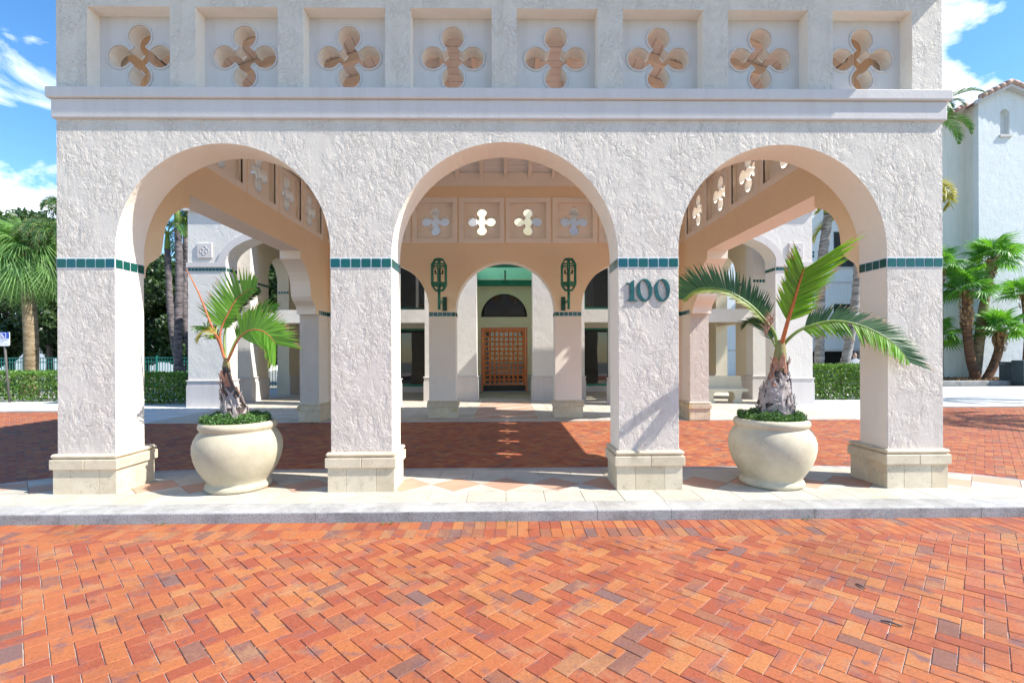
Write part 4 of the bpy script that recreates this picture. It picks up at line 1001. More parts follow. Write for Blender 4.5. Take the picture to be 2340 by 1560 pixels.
for sx in (-1, 1):
    k = 1.0 if sx < 0 else 0.985
    X = lambda v: sx * v * k
    def wallpoly(name, loops, y0, th, mat):
        mb = MB(); mb.poly([[(X(u), v) for u, v in (lp if sx > 0 else lp)] for lp in loops], 0, th, fxz(y0), mi=0); return eb(mb, name, mat)
    # plane Y = 16.9: big arched opening with a window above and a loggia below
    arch = [(6.0, 3.2)] + [(4.4 + 1.6 * math.cos(math.pi * q / 24), 4.7 + 0.75 * math.sin(math.pi * q / 24)) for q in range(25)] + [(2.8, 3.2)]
    wallpoly('upper_wall', [[(2.8, 3.2)] + [(2.8, 6.4), (9.3, 6.4), (9.3, 5.7), (6.2, 5.7), (6.2, 3.2)] + arch], 16.9, 0.45, M['white'])
    ebox('beam', M['white'], X(2.8), X(8.8), 16.9, 17.3, 2.74, 3.19)
    ebox('pier', M['white'], X(8.81), X(9.28), 16.9, 17.4, ZG, 5.7); dado(X(8.81), X(9.28), 16.9, 17.4)
    ebox('pier', M['white'], X(6.0), X(6.2), 16.9, 17.3, ZG, 2.74)
    # upper window, mullions, panes
    wf = ebox('window', M['metal_dark'], X(2.8), X(6.0), 17.12, 17.20, 3.20, 3.28)
    for a in (2.84, 3.9, 5.0, 5.96):
        mb = MB(); mb.box(min(X(a - 0.03), X(a + 0.03)), max(X(a - 0.03), X(a + 0.03)), 17.12, 17.2, 3.28, 5.45); mb.build('mullion', [M['metal_dark']], wf)
    for (a, b) in ((2.87, 3.87), (3.93, 4.97), (5.03, 5.93)):
        mb = MB(); mb.box(min(X(a), X(b)), max(X(a), X(b)), 17.15, 17.16, 3.28, 5.45); mb.build('pane', [M['glass']], wf)
    # back wall of the loggia and its shop window
    pts = [(1.5, ZG), (9.3, ZG), (9.3, 6.4), (1.5, 6.4)]
    win = [(3.35, 0.26), (3.35, 2.74), (5.6, 2.74), (5.6, 0.26)]
    wallpoly('back_wall', [pts, win], 20.8, 0.3, M['loggia'])
    ws = ebox('window', M['metal'], X(3.35), X(5.6), 20.86, 20.92, 2.66, 2.74)
    mb = MB(); mb.box(min(X(3.35), X(5.6)), max(X(3.35), X(5.6)), 20.86, 20.92, 0.26, 0.36); mb.build('window_sill', [M['metal']], ws)
    for a in (3.38, 4.5, 5.57):
        mb = MB(); mb.box(min(X(a - 0.03), X(a + 0.03)), max(X(a - 0.03), X(a + 0.03)), 20.86, 20.92, 0.36, 2.66); mb.build('mullion', [M['metal_dark']], ws)
    for (a, b) in ((3.41, 4.47), (4.53, 5.54)):
        mb = MB(); mb.box(min(X(a), X(b)), max(X(a), X(b)), 20.885, 20.895, 0.36, 2.66); mb.build('pane', [M['glass']], ws)
    ebox('skirting', M['smooth'], X(1.5), X(8.8), 20.765, 20.798, ZG, 0.24)
    # side wall of the loggia with an arched passage and its beam
    side = [(17.4, ZG), (18.2, ZG), (18.2, 4.45)] + [(19.05 - 0.85 * math.cos(math.pi * q / 24), 4.53 + 0.85 * math.sin(math.pi * q / 24)) for q in range(25)] + [(19.9, 4.45), (19.9, ZG), (20.8, ZG), (20.8, 5.9), (17.4, 5.9)]
    mb = MB(); mb.poly([side], 0, 0.47, fyz(min(X(9.28), X(8.81))), mi=0); eb(mb, 'side_wall', M['loggia'])
    ebox('beam', M['loggia'], X(8.85), X(9.25), 18.2, 19.9, 2.74, 3.19)
    for (ya, yb) in ((17.44, 18.2), (19.9, 20.76)): ebox('skirting', M['smooth'], X(8.78), X(8.81), ya, yb, ZG, 0.80)
    # outer passage wall and piers beyond the arch
    ebox('back_pier', M['white'], X(9.35), X(10.0), 21.5, 22.1, ZG, 6.0); dado(X(9.35), X(10.0), 21.5, 22.1)
    # ceiling
    ebox('ceiling', M['loggia'], X(2.8), X(9.3), 17.35, 20.8, 5.72, 5.88)
    # wing front, Y = 15.2
    ar = [(8.65, 4.35)] + [(6.825 + 1.825 * math.cos(math.pi * q / 30), 4.52 + 0.86 * math.sin(math.pi * q / 30)) for q in range(31)] + [(5.0, 4.35)]
    wallpoly('wing_wall', [[(9.84, 4.35), (9.84, 6.4), (3.4, 6.4), (3.4, 4.35)] + list(reversed(ar))], 15.2, 0.6, M['white'])
    for (a, b) in ((8.65, 9.84), (3.4, 5.0)):
        ebox('pier', M['white'], X(a), X(b), 15.2, 15.8, ZG, 4.35); dado(X(a), X(b), 15.2, 15.8)
    # raised trim round the arch and above the tile band
    tr_in = [(X(u), v) for u, v in ar]; tr_out = [(X(6.825 + 2.05 * math.cos(math.pi * q / 30)), 4.52 + 1.09 * math.sin(math.pi * q / 30)) for q in range(31)]
    tr_out = [(X(8.875), 4.62)] + [p for p in tr_out if p[1] > 4.62] + [(X(4.775), 4.62)]
    loop = [(X(9.86), 4.36), (X(9.86), 4.50), (X(8.93), 4.50)] + tr_out + [(X(4.72), 4.50), (X(3.4), 4.50), (X(3.4), 4.36)] + [(tr_in[-1][0], 4.36)] + list(reversed(tr_in[1:-1])) + [(tr_in[0][0], 4.36)]
    mb = MB(); mb.poly([loop], -0.05, 0.0, fxz(15.2), mi=0); eb(mb, 'arch_trim', M['smooth'])
    for (a, b) in ((8.66, 9.84),):
        n = 11; mb = MB(); mb.box(min(X(a), X(b)), max(X(a), X(b)), 15.196, 15.2, 4.235, 4.345); gst = eb(mb, 'grout_strip', M['grout'])
        mb = MB()
        for q in range(n):
            c = a + (b - a) * (q + 0.5) / n; mb.box(min(X(c - 0.048), X(c + 0.048)), max(X(c - 0.048), X(c + 0.048)), 15.190, 15.196, 4.242, 4.338, rnd=rt.random() + 0.01)
        for q in range(5):
            c = 15.2 + 0.6 * (q + 0.5) / 5; mb.box(min(X(8.65), X(8.642)), max(X(8.65), X(8.642)), c - 0.05, c + 0.05, 4.242, 4.338, rnd=rt.random() + 0.01)
        t_ = eb(mb, 'glazed_tiles', M['tile']); t_['kind'] = 'stuff'
    mb = MB()
    for q in range(4): c = 8.86 + 0.11 * q; mb.box(min(X(c - 0.04), X(c + 0.04)), max(X(c - 0.04), X(c + 0.04)), 16.892, 16.9, 4.12, 4.21, rnd=rt.random() + 0.01)
    for q in range(7): c = 17.45 + 0.112 * q; mb.box(min(X(8.81), X(8.80)), max(X(8.81), X(8.80)), c - 0.04, c + 0.04, 4.12, 4.21, rnd=rt.random() + 0.01)
    for q in range(4): c = 8.86 + 0.11 * q; mb.box(min(X(c - 0.04), X(c + 0.04)), max(X(c - 0.04), X(c + 0.04)), 19.892, 19.9, 4.12, 4.21, rnd=rt.random() + 0.01)
    t_ = eb(mb, 'glazed_tiles', M['tile']); t_['kind'] = 'stuff'
    # plaque with a quatrefoil relief
    pc = X(9.30); pz = 4.87
    pl = ebox('wall_plaque', M['smooth'], pc - 0.235, pc + 0.235, 15.15, 15.2, pz - 0.235, pz + 0.235, bev=0.015)
    mb = MB(); lp_ = quatre(pc, pz, rad=0.066, d=0.07, seg=12)
    mb.tube([(x, 15.148, z) for x, z in lp_], 0.009, n=5, closed=True); mb.build('relief_ring', [M['smooth']], pl)
    # cornice and roof of the wing
    ebox('cornice', M['smooth'], X(3.3), X(9.94), 15.1, 15.2, 6.10, 6.28)
    mb = MB(); a, b = sorted((X(2.8), X(10.3)))
    mb.add([(a, 17.36, 6.4), (b, 17.36, 6.4), (b, 23.5, 6.4), (a, 23.5, 6.4), (a, 20.1, 7.6), (b, 20.1, 7.6)], [(0, 1, 5, 4), (2, 3, 4, 5), (0, 4, 3), (1, 2, 5), (0, 3, 2, 1)]); eb(mb, 'wing_roof', M['rooftile'])
    ebox('wing_side_wall', M['white'], X(9.3), X(9.84), 15.8, 16.9, 4.35, 6.4)


# ================================================================== LANTERNS
def lantern(x, label, sgn):
    t = empty('wall_lantern', (x, 12.40, 3.05), label, 'lantern', 'green wall lanterns beside the inner arch')
    zc = 3.555; yl = -0.62; hw = 0.168; hh = 0.375; ch = 0.10
    def part(mb, name, mat, pr=t): return mb.build(name, [mat], pr)
    Z = lambda z: z - 3.05
    octa = lambda r: [(r * math.cos(R(30 + 60 * k)), r * math.sin(R(30 + 60 * k))) for k in range(6)]
    mb = MB()
    big = octa(hw * 1.12); sml = octa(hw * 0.60)
    for ring_, z in ((sml, zc + hh), (big, zc + hh - 0.13), (big, zc - hh + 0.13), (sml, zc - hh)):
        mb.tube([(a, yl + b, Z(z)) for a, b in ring_], 0.020, n=5, closed=True)
    for k in range(6):
        a, b = big[k]; c, d = sml[k]
        mb.tube([(c, yl + d, Z(zc + hh)), (a, yl + b, Z(zc + hh - 0.13)), (a, yl + b, Z(zc - hh + 0.13)), (c, yl + d, Z(zc - hh))], 0.021, n=5)
    mb.tube([(a * 0.9, yl + b * 0.9, Z(zc + hh - 0.19)) for a, b in big], 0.012, n=5, closed=True)
    mb.tube([(a * 0.9, yl + b * 0.9, Z(zc - hh + 0.17)) for a, b in big], 0.022, n=5, closed=True)
    part(mb, 'lantern_cage', M['metal'])
    mb = MB(); mb.box(-0.016, 0.016, yl - 0.016, yl + 0.016, Z(zc - hh), Z(zc + 0.10)); mb.box(-0.10, 0.10, yl - 0.014, yl + 0.014, Z(zc + 0.02), Z(zc + 0.045))
    for q in (-0.09, 0.09): mb.box(q - 0.02, q + 0.02, yl - 0.02, yl + 0.02, Z(zc + 0.045), Z(zc + 0.12))
    mb.box(-0.024, 0.024, yl - 0.02, yl + 0.02, Z(zc + 0.05), Z(zc + 0.16)); part(mb, 'candle_bracket', M['metal_dark'])
    mb = MB(); mb.tube([(0, yl, Z(zc - hh - 0.0)), (0, yl, Z(2.72))], 0.034, n=10); part(mb, 'stem', M['metal'])
    mb = MB(); mb.box(-0.02, 0.02, yl, -0.03, Z(2.92), Z(2.96)); part(mb, 'arm', M['metal'])
    mb = MB(); mb.box(sgn * 0.06 - 0.055, sgn * 0.06 + 0.055, -0.035, 0.0, Z(2.74), Z(3.09)); part(mb, 'back_plate', M['metal_dark'])
lantern(-1.60, 'green caged wall lantern to the left of the inner arch, above the left rear pier', 1)
lantern(1.54, 'green caged wall lantern to the right of the inner arch, above the right rear pier', -1)

# ================================================================== BENCH
bn = empty('stone_bench', (7.15, 16.0, 0.02), 'cream cast stone bench with a solid back, in front of the right loggia', 'bench')
mb = MB(); mb.box(-0.72, 0.80, -0.22, 0.24, 0.36, 0.46, bev=0.02); mb.build('seat', [M['bench']], bn)
mb = MB(); mb.poly([[(-0.78, 0.46), (0.80, 0.46), (0.74, 0.86), (-0.80, 0.86)]], 0.20, 0.30, lambda u, v, d: (u, d, v), mi=0); mb.build('backrest', [M['bench']], bn)
for s_ in (-0.46, 0.46):
    mb = MB(); prof = [(-0.16, 0), (0.16, 0), (0.15, 0.05), (0.115, 0.12), (0.11, 0.2), (0.13, 0.30), (0.17, 0.36), (-0.17, 0.36), (-0.13, 0.30), (-0.11, 0.2), (-0.115, 0.12), (-0.15, 0.05)]
    mb.poly([[(s_ + u, v) for u, v in prof]], -0.2, 0.2, lambda u, v, d: (u, d, v), mi=0); mb.build('leg', [M['bench']], bn)
# ================================================================== PLANT HELPERS
def catmull(pts, n):
    P = [Vector(p) for p in pts]; P = [P[0] * 2 - P[1]] + P + [P[-1] * 2 - P[-2]]; out = []
    m = len(P) - 3
    for k in range(n + 1):
        u = m * k / n; i = min(int(u), m - 1); t = u - i; a, b, c, d = P[i:i + 4]
        out.append(0.5 * ((2 * b) + (c - a) * t + (2 * a - 5 * b + 4 * c - d) * t * t + (3 * b - 3 * c + d - a) * t ** 3))
    return out
def leaflet(mb, p, d, ln, w, droop, side_n, rnd, seg=5, twist=0.0):
    """narrow folded leaflet from p along d, drooping under gravity"""
    d = Vector(d).normalized(); vs = []; q = Vector(p); wn_ = side_n.normalized()
    for k in range(seg + 1):
        t = k / seg; ww = w * (0.55 + 1.2 * t if t < 0.3 else (1 - t) ** 0.75 * 1.25) * 0.5
        ww = max(ww, 0.0006)
        fold = d.cross(wn_).normalized() * ww * 0.5
        vs += [q + wn_ * ww + fold, q, q - wn_ * ww + fold]
        q = q + d * (ln / seg); d = (d + Vector((0, 0, -1)) * droop * (0.3 + t) / seg).normalized()
        wn_ = (wn_ - d * wn_.dot(d)).normalized()
    fs = []
    for k in range(seg):
        a = k * 3; b = a + 3; fs += [(a, a + 1, b + 1, b), (a + 1, a + 2, b + 2, b + 1)]
    if (rnd * 97) % 1 < 0.45: mb.add(vs[:3 * seg], fs[:-2], 0, rnd, True); mb.add(vs[3 * (seg - 1):], [(0, 1, 4, 3), (1, 2, 5, 4)], 2, rnd, True)
    else: mb.add(vs, fs, 0, rnd, True)
def feather_frond(parent, pts, r0, r1, n, lenL, lenR, wid, up=(0, 0, 1), angle=55, droop=0.5, start=0.12, mats=('frond', 'stalk_green'), seed=0, vee=0.25, bareL=None, ragged=0.12, name='frond', profile=None, stalk_n=28, taper=0.55, plume=False):
    """lenL/lenR: leaflet length on either side of the rachis"""
    rr = random.Random(seed); C_ = catmull(pts, 60); mb = MB()
    tops = Vector(up)
    for k in range(n):
        t = start + (1 - start) * (k + 0.5) / n; i = min(int(t * 60), 59); f = t * 60 - i; p = C_[i].lerp(C_[i + 1], f)
        tg = (C_[i + 1] - C_[i]).normalized(); sd_ = tg.cross(tops); sd_ = sd_.normalized() if sd_.length > 0.05 else Vector((1, 0, 0)); upn = sd_.cross(tg).normalized()
        prof = (math.sin(math.pi * min(1, (t - start) / (1 - start) * 0.86 + 0.14)) ** 0.55) if profile is None else profile(t)
        for sg, ln in ((1, lenL), (-1, lenR)):
            if ln <= 0: continue
            if rr.random() < ragged * 0.3: continue
            if plume: ra = rr.uniform(0, 6.283); sd_ = tg.cross(tops).normalized() * math.cos(ra) + upn * math.sin(ra)
            a = R(angle) * (1 - taper * t) + rr.uniform(-0.05, 0.05)
            d = tg * math.cos(a) + sd_ * sg * math.sin(a) + upn * (vee + rr.uniform(-0.06, 0.06))
            leaflet(mb, p, d, ln * prof * rr.uniform(0.88, 1.06), wid * rr.uniform(0.85, 1.1), droop * rr.uniform(0.7, 1.4), upn.cross(d).cross(d) * -1 if False else (tg - d * tg.dot(d)).normalized(), rr.random() + 0.001)
    o = mb.build(name, [M[mats[0]], M[mats[0]], M['dry_tip']], parent, fix=False)
    mb = MB(); K = stalk_n; cc = [C_[int(60 * q / K)] for q in range(K + 1)]
    mb.tube(cc, [r0 + (r1 - r0) * q / K for q in range(K + 1)], n=7); mb.build('stalk', [M[mats[1]]], o)
    return o
def fan_mesh(rad, nseg, seed, droop=0.35, span=300, mat='frond_fan', split=0.55, petiole=1.0, name='frond'):
    """a palmate leaf at the end of a petiole that leaves the origin along +x"""
    rr = random.Random(seed); mb = MB(); hub = Vector((petiole, 0, petiole * 0.10))
    for k in range(nseg):
        a = R(-span / 2 + span * (k + 0.5) / nseg); da = R(span / nseg) * 0.5
        ln = rad * (0.72 + 0.28 * math.cos(a * 0.55)) * rr.uniform(0.92, 1.05); rn = rr.random() + 0.001
        pts = []
        for (t, wf) in ((0.03, 1.0), (split * 0.5, 1.0), (split, 0.92), (split + (1 - split) * 0.5, 0.45), (1.0, 0.03)):
            r_ = ln * t; wd = math.tan(da) * min(r_, ln * split) * wf; dz = -droop * ln * (t ** 2.2) * (1 + rr.uniform(-0.2, 0.5) * (t > split))
            c = Vector((math.cos(a), math.sin(a), 0)); s_ = Vector((-math.sin(a), math.cos(a), 0))
            b0 = hub + c * r_ + Vector((0, 0, dz))
            pts += [b0 - s_ * wd - Vector((0, 0, wd * 0.35)), b0 + Vector((0, 0, wd * 0.3)), b0 + s_ * wd - Vector((0, 0, wd * 0.35))]
        fs = []
        for q in range(4):
            i = q * 3; fs += [(i, i + 1, i + 4, i + 3), (i + 1, i + 2, i + 5, i + 4)]
        mb.add(pts, fs, 0, rn, False)
    mb.tube([(0, 0, 0), (petiole * 0.5, 0, petiole * 0.09), hub], [0.022, 0.016, 0.012], n=5, mi=1)
    return mb.mesh(name, [M[mat], M['stalk_green']])
def place_fan(parent, me, loc, az, el, scale=1.0, roll=0.0, name='frond'):
    o = bpy.data.objects.new(name, me); link(o, parent)
    o.matrix_local = Matrix.Translation(loc) @ Matrix.Rotation(az, 4, 'Z') @ Matrix.Rotation(-el, 4, 'Y') @ Matrix.Rotation(roll, 4, 'X') @ Matrix.Scale(scale, 4)
    return o
def quads(rs, centres, size, name, mat, parent=None, up_bias=0.0, aspect=1.6, folded=True):
    """many leaf-sized quads, numpy; centres: N x 3"""
    N = len(centres); th = rs.uniform(0, 2 * np.pi, N); ph = np.arccos(np.clip(rs.uniform(-1, 1, N) * (1 - up_bias) + up_bias, -1, 1))
    nrm = np.stack([np.sin(ph) * np.cos(th), np.sin(ph) * np.sin(th), np.cos(ph)], 1)
    a = rs.normal(size=(N, 3)); u = np.cross(nrm, a); u /= np.linalg.norm(u, axis=1)[:, None]; v = np.cross(nrm, u)
    s_ = (size * rs.uniform(0.6, 1.3, N))[:, None]
    P = np.stack([centres - u * s_ * aspect * 0.5, centres - v * s_ * 0.42 + u * s_ * 0.05, centres + u * s_ * aspect * 0.5, centres + v * s_ * 0.42 + u * s_ * 0.05], 1).reshape(-1, 3)
    me = bpy.data.meshes.new(name); me.vertices.add(4 * N); me.vertices.foreach_set('co', P.astype(np.float32).ravel())
    me.loops.add(4 * N); me.loops.foreach_set('vertex_index', np.arange(4 * N, dtype=np.int32))
    me.polygons.add(N); me.polygons.foreach_set('loop_start', np.arange(0, 4 * N, 4, dtype=np.int32)); me.polygons.foreach_set('loop_total', np.full(N, 4, dtype=np.int32))
    at = me.attributes.new('rnd', 'FLOAT', 'FACE'); at.data.foreach_set('value', rs.uniform(0.001, 1, N).astype(np.float32))
    me.materials.append(M[mat]); me.update(calc_edges=True); me.validate()
    o = bpy.data.objects.new(name, me); link(o, parent); return o

# ================================================================== POTS WITH PALMS
def pot(x, y, label):
    prof = [(0.0, 0.10), (0.34, 0.10), (0.34, 0.0)]
    prof = [(0.02, 0.0), (0.375, 0.0), (0.392, 0.012), (0.398, 0.035), (0.385, 0.06), (0.365, 0.078), (0.372, 0.10), (0.42, 0.16), (0.475, 0.24), (0.515, 0.33), (0.535, 0.42), (0.535, 0.49), (0.515, 0.555),
            (0.48, 0.61), (0.452, 0.637), (0.440, 0.65), (0.452, 0.662), (0.467, 0.682), (0.470, 0.705), (0.460, 0.728), (0.440, 0.742), (0.415, 0.745), (0.40, 0.735), (0.39, 0.70), (0.385, 0.66), (0.02, 0.66)]
    prof = [(r_ * 0.868, z_ * 1.03) for r_, z_ in prof]
    mb = MB(); mb.lathe(prof, 0, 0, 72); o = mb.build('stone_planter', [M['pot'], M['soil']], None)
    o.location = (x, y, ZI + 0.001); recolour(o, lambda p: 1 if p.center.z > 0.65 and p.normal.z > 0.9 and math.hypot(p.center.x, p.center.y) < 0.335 else None)
    tag(o, label, 'planter', 'pots under the side arches'); return o
PX = 3.115; PY = 5.66
pot(-PX + 0.027, PY, 'round cream stone pot with rolled rim under the left front arch'); pot(PX, PY, 'round cream stone pot with rolled rim under the right front arch, beyond the 100 pier')
def groundcover(x, y, seed, label):
    rs = np.random.RandomState(seed); N = 9000
    r = np.sqrt(rs.uniform(0.0, 1, N)) * 0.365; a = rs.uniform(0, 2 * np.pi, N)
    h_ = 0.05 * np.cos(r / 0.42 * 1.3) + 0.02 * np.sin(a * 5 + r * 20) + rs.uniform(-0.06, 0.03, N) + 0.02 * np.sin(a * 9 + 3) * np.cos(r * 40)
    c = np.stack([x + r * np.cos(a), y + r * np.sin(a), ZI + 0.775 + h_], 1)
    o = quads(rs, c, 0.019, 'ground_cover', 'leaf_cover', up_bias=0.45, aspect=1.3); tag(o, label, 'ground cover', kind='stuff'); return o
groundcover(-PX, PY, 1, 'small leaved green ground cover in the left pot'); groundcover(PX, PY, 2, 'small leaved dark green ground cover in the right pot')

def strips(parent, n, prof, seed, mat, w=0.07, ln=0.16, out=0.02, name='sheath_strip', lean=0.9):
    """dry papery leaf bases wrapped round a trunk; prof(z)->(cx, cy, radius)"""
    rr = random.Random(seed)
    for k in range(n):
        f = rr.random(); z = prof['z0'] + (prof['z1'] - prof['z0']) * f; az = rr.uniform(0, 2 * math.pi)
        mb = MB(); vs = []; tw = rr.uniform(-lean, lean); L_ = ln * rr.uniform(0.7, 1.4); ww = w * rr.uniform(0.6, 1.3)
        for q in range(6):
            t = q / 5; zz = z + L_ * t * math.cos(tw); aa = az + L_ * t * math.sin(tw) / prof['r'](z)
            rad = prof['r'](zz) + 0.006 + out * (t ** 2.5) * 2.2 * rr.uniform(0.5, 1.2) + rr.uniform(0, 0.006); cx, cy = prof['c'](zz)
            half = ww * (1 - t * 0.85) / 2 / prof['r'](z)
            for s_ in (-1, 0, 1): vs.append((cx + (rad + (0.006 if s_ == 0 else 0)) * math.cos(aa + s_ * half), cy + (rad + (0.006 if s_ == 0 else 0)) * math.sin(aa + s_ * half), zz))
        fs = []
        for q in range(5):
            i = q * 3; fs += [(i, i + 1, i + 4, i + 3), (i + 1, i + 2, i + 5, i + 4)]
        mb.add(vs, fs, 0, None, False); o = mb.build(name, [M[mat]], parent, fix=False)
        so_ = o.modifiers.new('thickness', 'SOLIDIFY'); so_.thickness = 0.004
def lerp_prof(keys):
    def fn(z):
        if z <= keys[0][0]: return keys[0][1:]
        for a, b in zip(keys[:-1], keys[1:]):
            if z <= b[0]:
                t = (z - a[0]) / (b[0] - a[0]); return tuple(a[i] + (b[i] - a[i]) * t for i in range(1, len(a)))
        return keys[-1][1:]
    return fn
# left palm, local coordinates: origin at the soil centre of the pot's foot
z_s = 0.80
pl = empty('potted_palm', (-PX, PY, ZI), 'young slender palm with one bare orange stalk, in the left pot', 'palm', 'palms in the stone pots')
keys = [(0.70, 0.02, 0.0, 0.15), (0.897, -0.012, 0, 0.125), (1.049, -0.057, 0, 0.088), (1.176, -0.093, 0, 0.064), (1.277, -0.108, 0, 0.050), (1.389, -0.113, 0, 0.042)]
pf = lerp_prof(keys)
mb = MB(); mb.tube([(k[1], k[2], k[0]) for k in keys], [k[3] for k in keys], n=14); mb.build('trunk', [M['sheath_dark']], pl)
mb = MB(); mb.tube([(-0.108, 0, 1.277), (-0.113, 0, 1.389), (-0.113, 0, 1.439), (-0.113, 0, 1.489)], [0.049, 0.042, 0.034, 0.02], n=12); mb.build('crown_shaft', [M['shaft']], pl)
strips(pl, 34, dict(z0=0.74, z1=1.0, r=lambda z: pf(z)[2], c=lambda z: (pf(z)[0], pf(z)[1])), 3, 'sheath', 0.085, 0.16, 0.012)
strips(pl, 12, dict(z0=1.0, z1=1.26, r=lambda z: pf(z)[2], c=lambda z: (pf(z)[0], pf(z)[1])), 4, 'sheath_red', 0.06, 0.13, 0.014, lean=0.5)
mb = MB(); mb.tube([(-0.123, 0, 1.454), (-0.183, 0, 1.642), (-0.292, -0.01, 1.909), (-0.405, -0.03, 2.235), (-0.531, -0.05, 2.508)], [0.013, 0.013, 0.012, 0.010, 0.004], n=8); mb.build('bare_stalk', [M['stalk']], pl)
# frond rising and leaning to the right, long leaflets fanned to the left
feather_frond(pl, [(-0.113, 0, 1.419), (-0.183, 0.0, 1.708), (-0.169, 0.02, 1.86), (-0.11, 0.03, 1.998), (-0.035, 0.05, 2.153), (0.071, 0.06, 2.256), (0.193, 0.06, 2.307)], 0.014, 0.004, 50, 0.14, 0.4, 0.03, up=(0.15, -1.0, 0.1), angle=68, droop=0.12, start=0.30, mats=('frond', 'stalk'), seed=11, vee=0.04, profile=lambda t: 0.9 if t < 0.75 else 0.9 - (t - 0.75) * 2.2, taper=0.15)
feather_frond(pl, [(-0.113, 0, 1.419), (-0.171, 0.06, 1.698), (-0.157, 0.08, 1.85), (-0.098, 0.09, 1.988), (-0.023, 0.11, 2.143), (0.083, 0.12, 2.246), (0.205, 0.12, 2.297)], 0.013, 0.003, 44, 0.2, 0.16, 0.026, up=(0.2, -0.9, 0.3), angle=50, droop=0.9, start=0.36, mats=('frond_dark', 'stalk_green'), seed=12, vee=0.05)
# broad bright frond curling over to the right
feather_frond(pl, [(-0.113, 0, 1.419), (-0.031, -0.03, 1.555), (0.056, -0.07, 1.69), (0.192, -0.12, 1.792), (0.345, -0.16, 1.804), (0.462, -0.18, 1.744), (0.54, -0.18, 1.651)], 0.015, 0.004, 66, 0.33, 0.32, 0.034, up=(0.0, -1.0, 0.15), angle=72, droop=0.05, start=0.40, mats=('frond_bright', 'stalk'), seed=13, vee=0.05, ragged=0.0, profile=lambda t: 1.0, taper=0.45)
feather_frond(pl, [(-0.113, 0, 1.419), (-0.056, 0.06, 1.658), (0.05, 0.1, 1.864), (0.219, 0.12, 2.02), (0.399, 0.12, 2.072)], 0.012, 0.003, 36, 0.24, 0.26, 0.026, up=(0, -0.8, 0.6), angle=52, droop=0.5, start=0.32, mats=('frond', 'stalk_green'), seed=14, vee=0.1)
# ragged fronds that droop to the left
feather_frond(pl, [(-0.123, 0, 1.439), (-0.186, -0.02, 1.707), (-0.243, -0.05, 1.796), (-0.322, -0.06, 1.796), (-0.388, -0.08, 1.731)], 0.011, 0.003, 34, 0.20, 0.20, 0.014, up=(0, -0.5, 0.9), angle=60, droop=2.6, start=0.35, mats=('frond_yellow', 'stalk'), seed=15, vee=0.0, ragged=1.2)
feather_frond(pl, [(-0.123, 0, 1.439), (-0.196, 0.04, 1.658), (-0.284, 0.06, 1.761), (-0.397, 0.08, 1.864), (-0.471, 0.1, 1.84)], 0.010, 0.003, 34, 0.18, 0.20, 0.018, up=(0, -0.5, 0.9), angle=60, droop=1.4, start=0.35, mats=('frond', 'stalk_green'), seed=16, vee=0.0, ragged=0.8)

pr = empty('potted_palm', (PX, PY, ZI), 'larger palm with shaggy dry trunk base and three long arching fronds, in the right pot', 'palm', 'palms in the stone pots')
keys2 = [(0.70, 0.03, 0.0, 0.185), (0.943, 0.049, 0, 0.181), (1.097, 0.059, 0, 0.147), (1.241, 0.085, 0, 0.092), (1.38, 0.101, 0, 0.063), (1.534, 0.111, 0, 0.052)]
pf2 = lerp_prof(keys2)
mb = MB(); mb.tube([(k[1], k[2], k[0]) for k in keys2], [k[3] for k in keys2], n=16); mb.build('trunk', [M['sheath_dark']], pr)
mb = MB(); mb.tube([(0.085, 0, 1.241), (0.101, 0, 1.38), (0.111, 0, 1.534), (0.116, 0, 1.621), (0.116, 0, 1.681)], [0.075, 0.078, 0.064, 0.05, 0.03], n=14); mb.build('crown_shaft', [M['shaft']], pr)
strips(pr, 84, dict(z0=0.74, z1=1.14, r=lambda z: pf2(z)[2], c=lambda z: (pf2(z)[0], pf2(z)[1])), 23, 'sheath', 0.115, 0.21, 0.013, lean=1.3)
strips(pr, 18, dict(z0=1.12, z1=1.36, r=lambda z: pf2(z)[2] + 0.006, c=lambda z: (pf2(z)[0], pf2(z)[1])), 24, 'sheath_red', 0.085, 0.18, 0.016, lean=0.4)
# frond arching to the left: dark leaflets above the midrib, yellow green ones below
feather_frond(pr, [(0.08, 0, 1.59), (0.05, 0.02, 1.771), (-0.064, 0.05, 1.944), (-0.221, 0.08, 2.118), (-0.449, 0.12, 2.27), (-0.684, 0.15, 2.316), (-0.845, 0.17, 2.277), (-0.963, 0.18, 2.178)], 0.020, 0.005, 66, 0.34, 0.0, 0.032, up=(0.0, -1.0, 0.15), angle=76, droop=-0.25, start=0.26, mats=('frond_dark', 'stalk_green'), seed=21, vee=0.05, profile=lambda t: min(1.0, 0.55 + t * 0.8), taper=0.35)
feather_frond(pr, [(0.08, -0.012, 1.582), (0.05, 0.008, 1.763), (-0.064, 0.038, 1.936), (-0.221, 0.068, 2.11), (-0.449, 0.108, 2.262), (-0.684, 0.138, 2.308), (-0.845, 0.158, 2.269), (-0.963, 0.168, 2.17)], 0.012, 0.004, 60, 0.0, 0.22, 0.03, up=(0.0, -1.0, 0.15), angle=34, droop=0.5, start=0.24, mats=('frond_olive', 'stalk_green'), seed=22, vee=0.15)
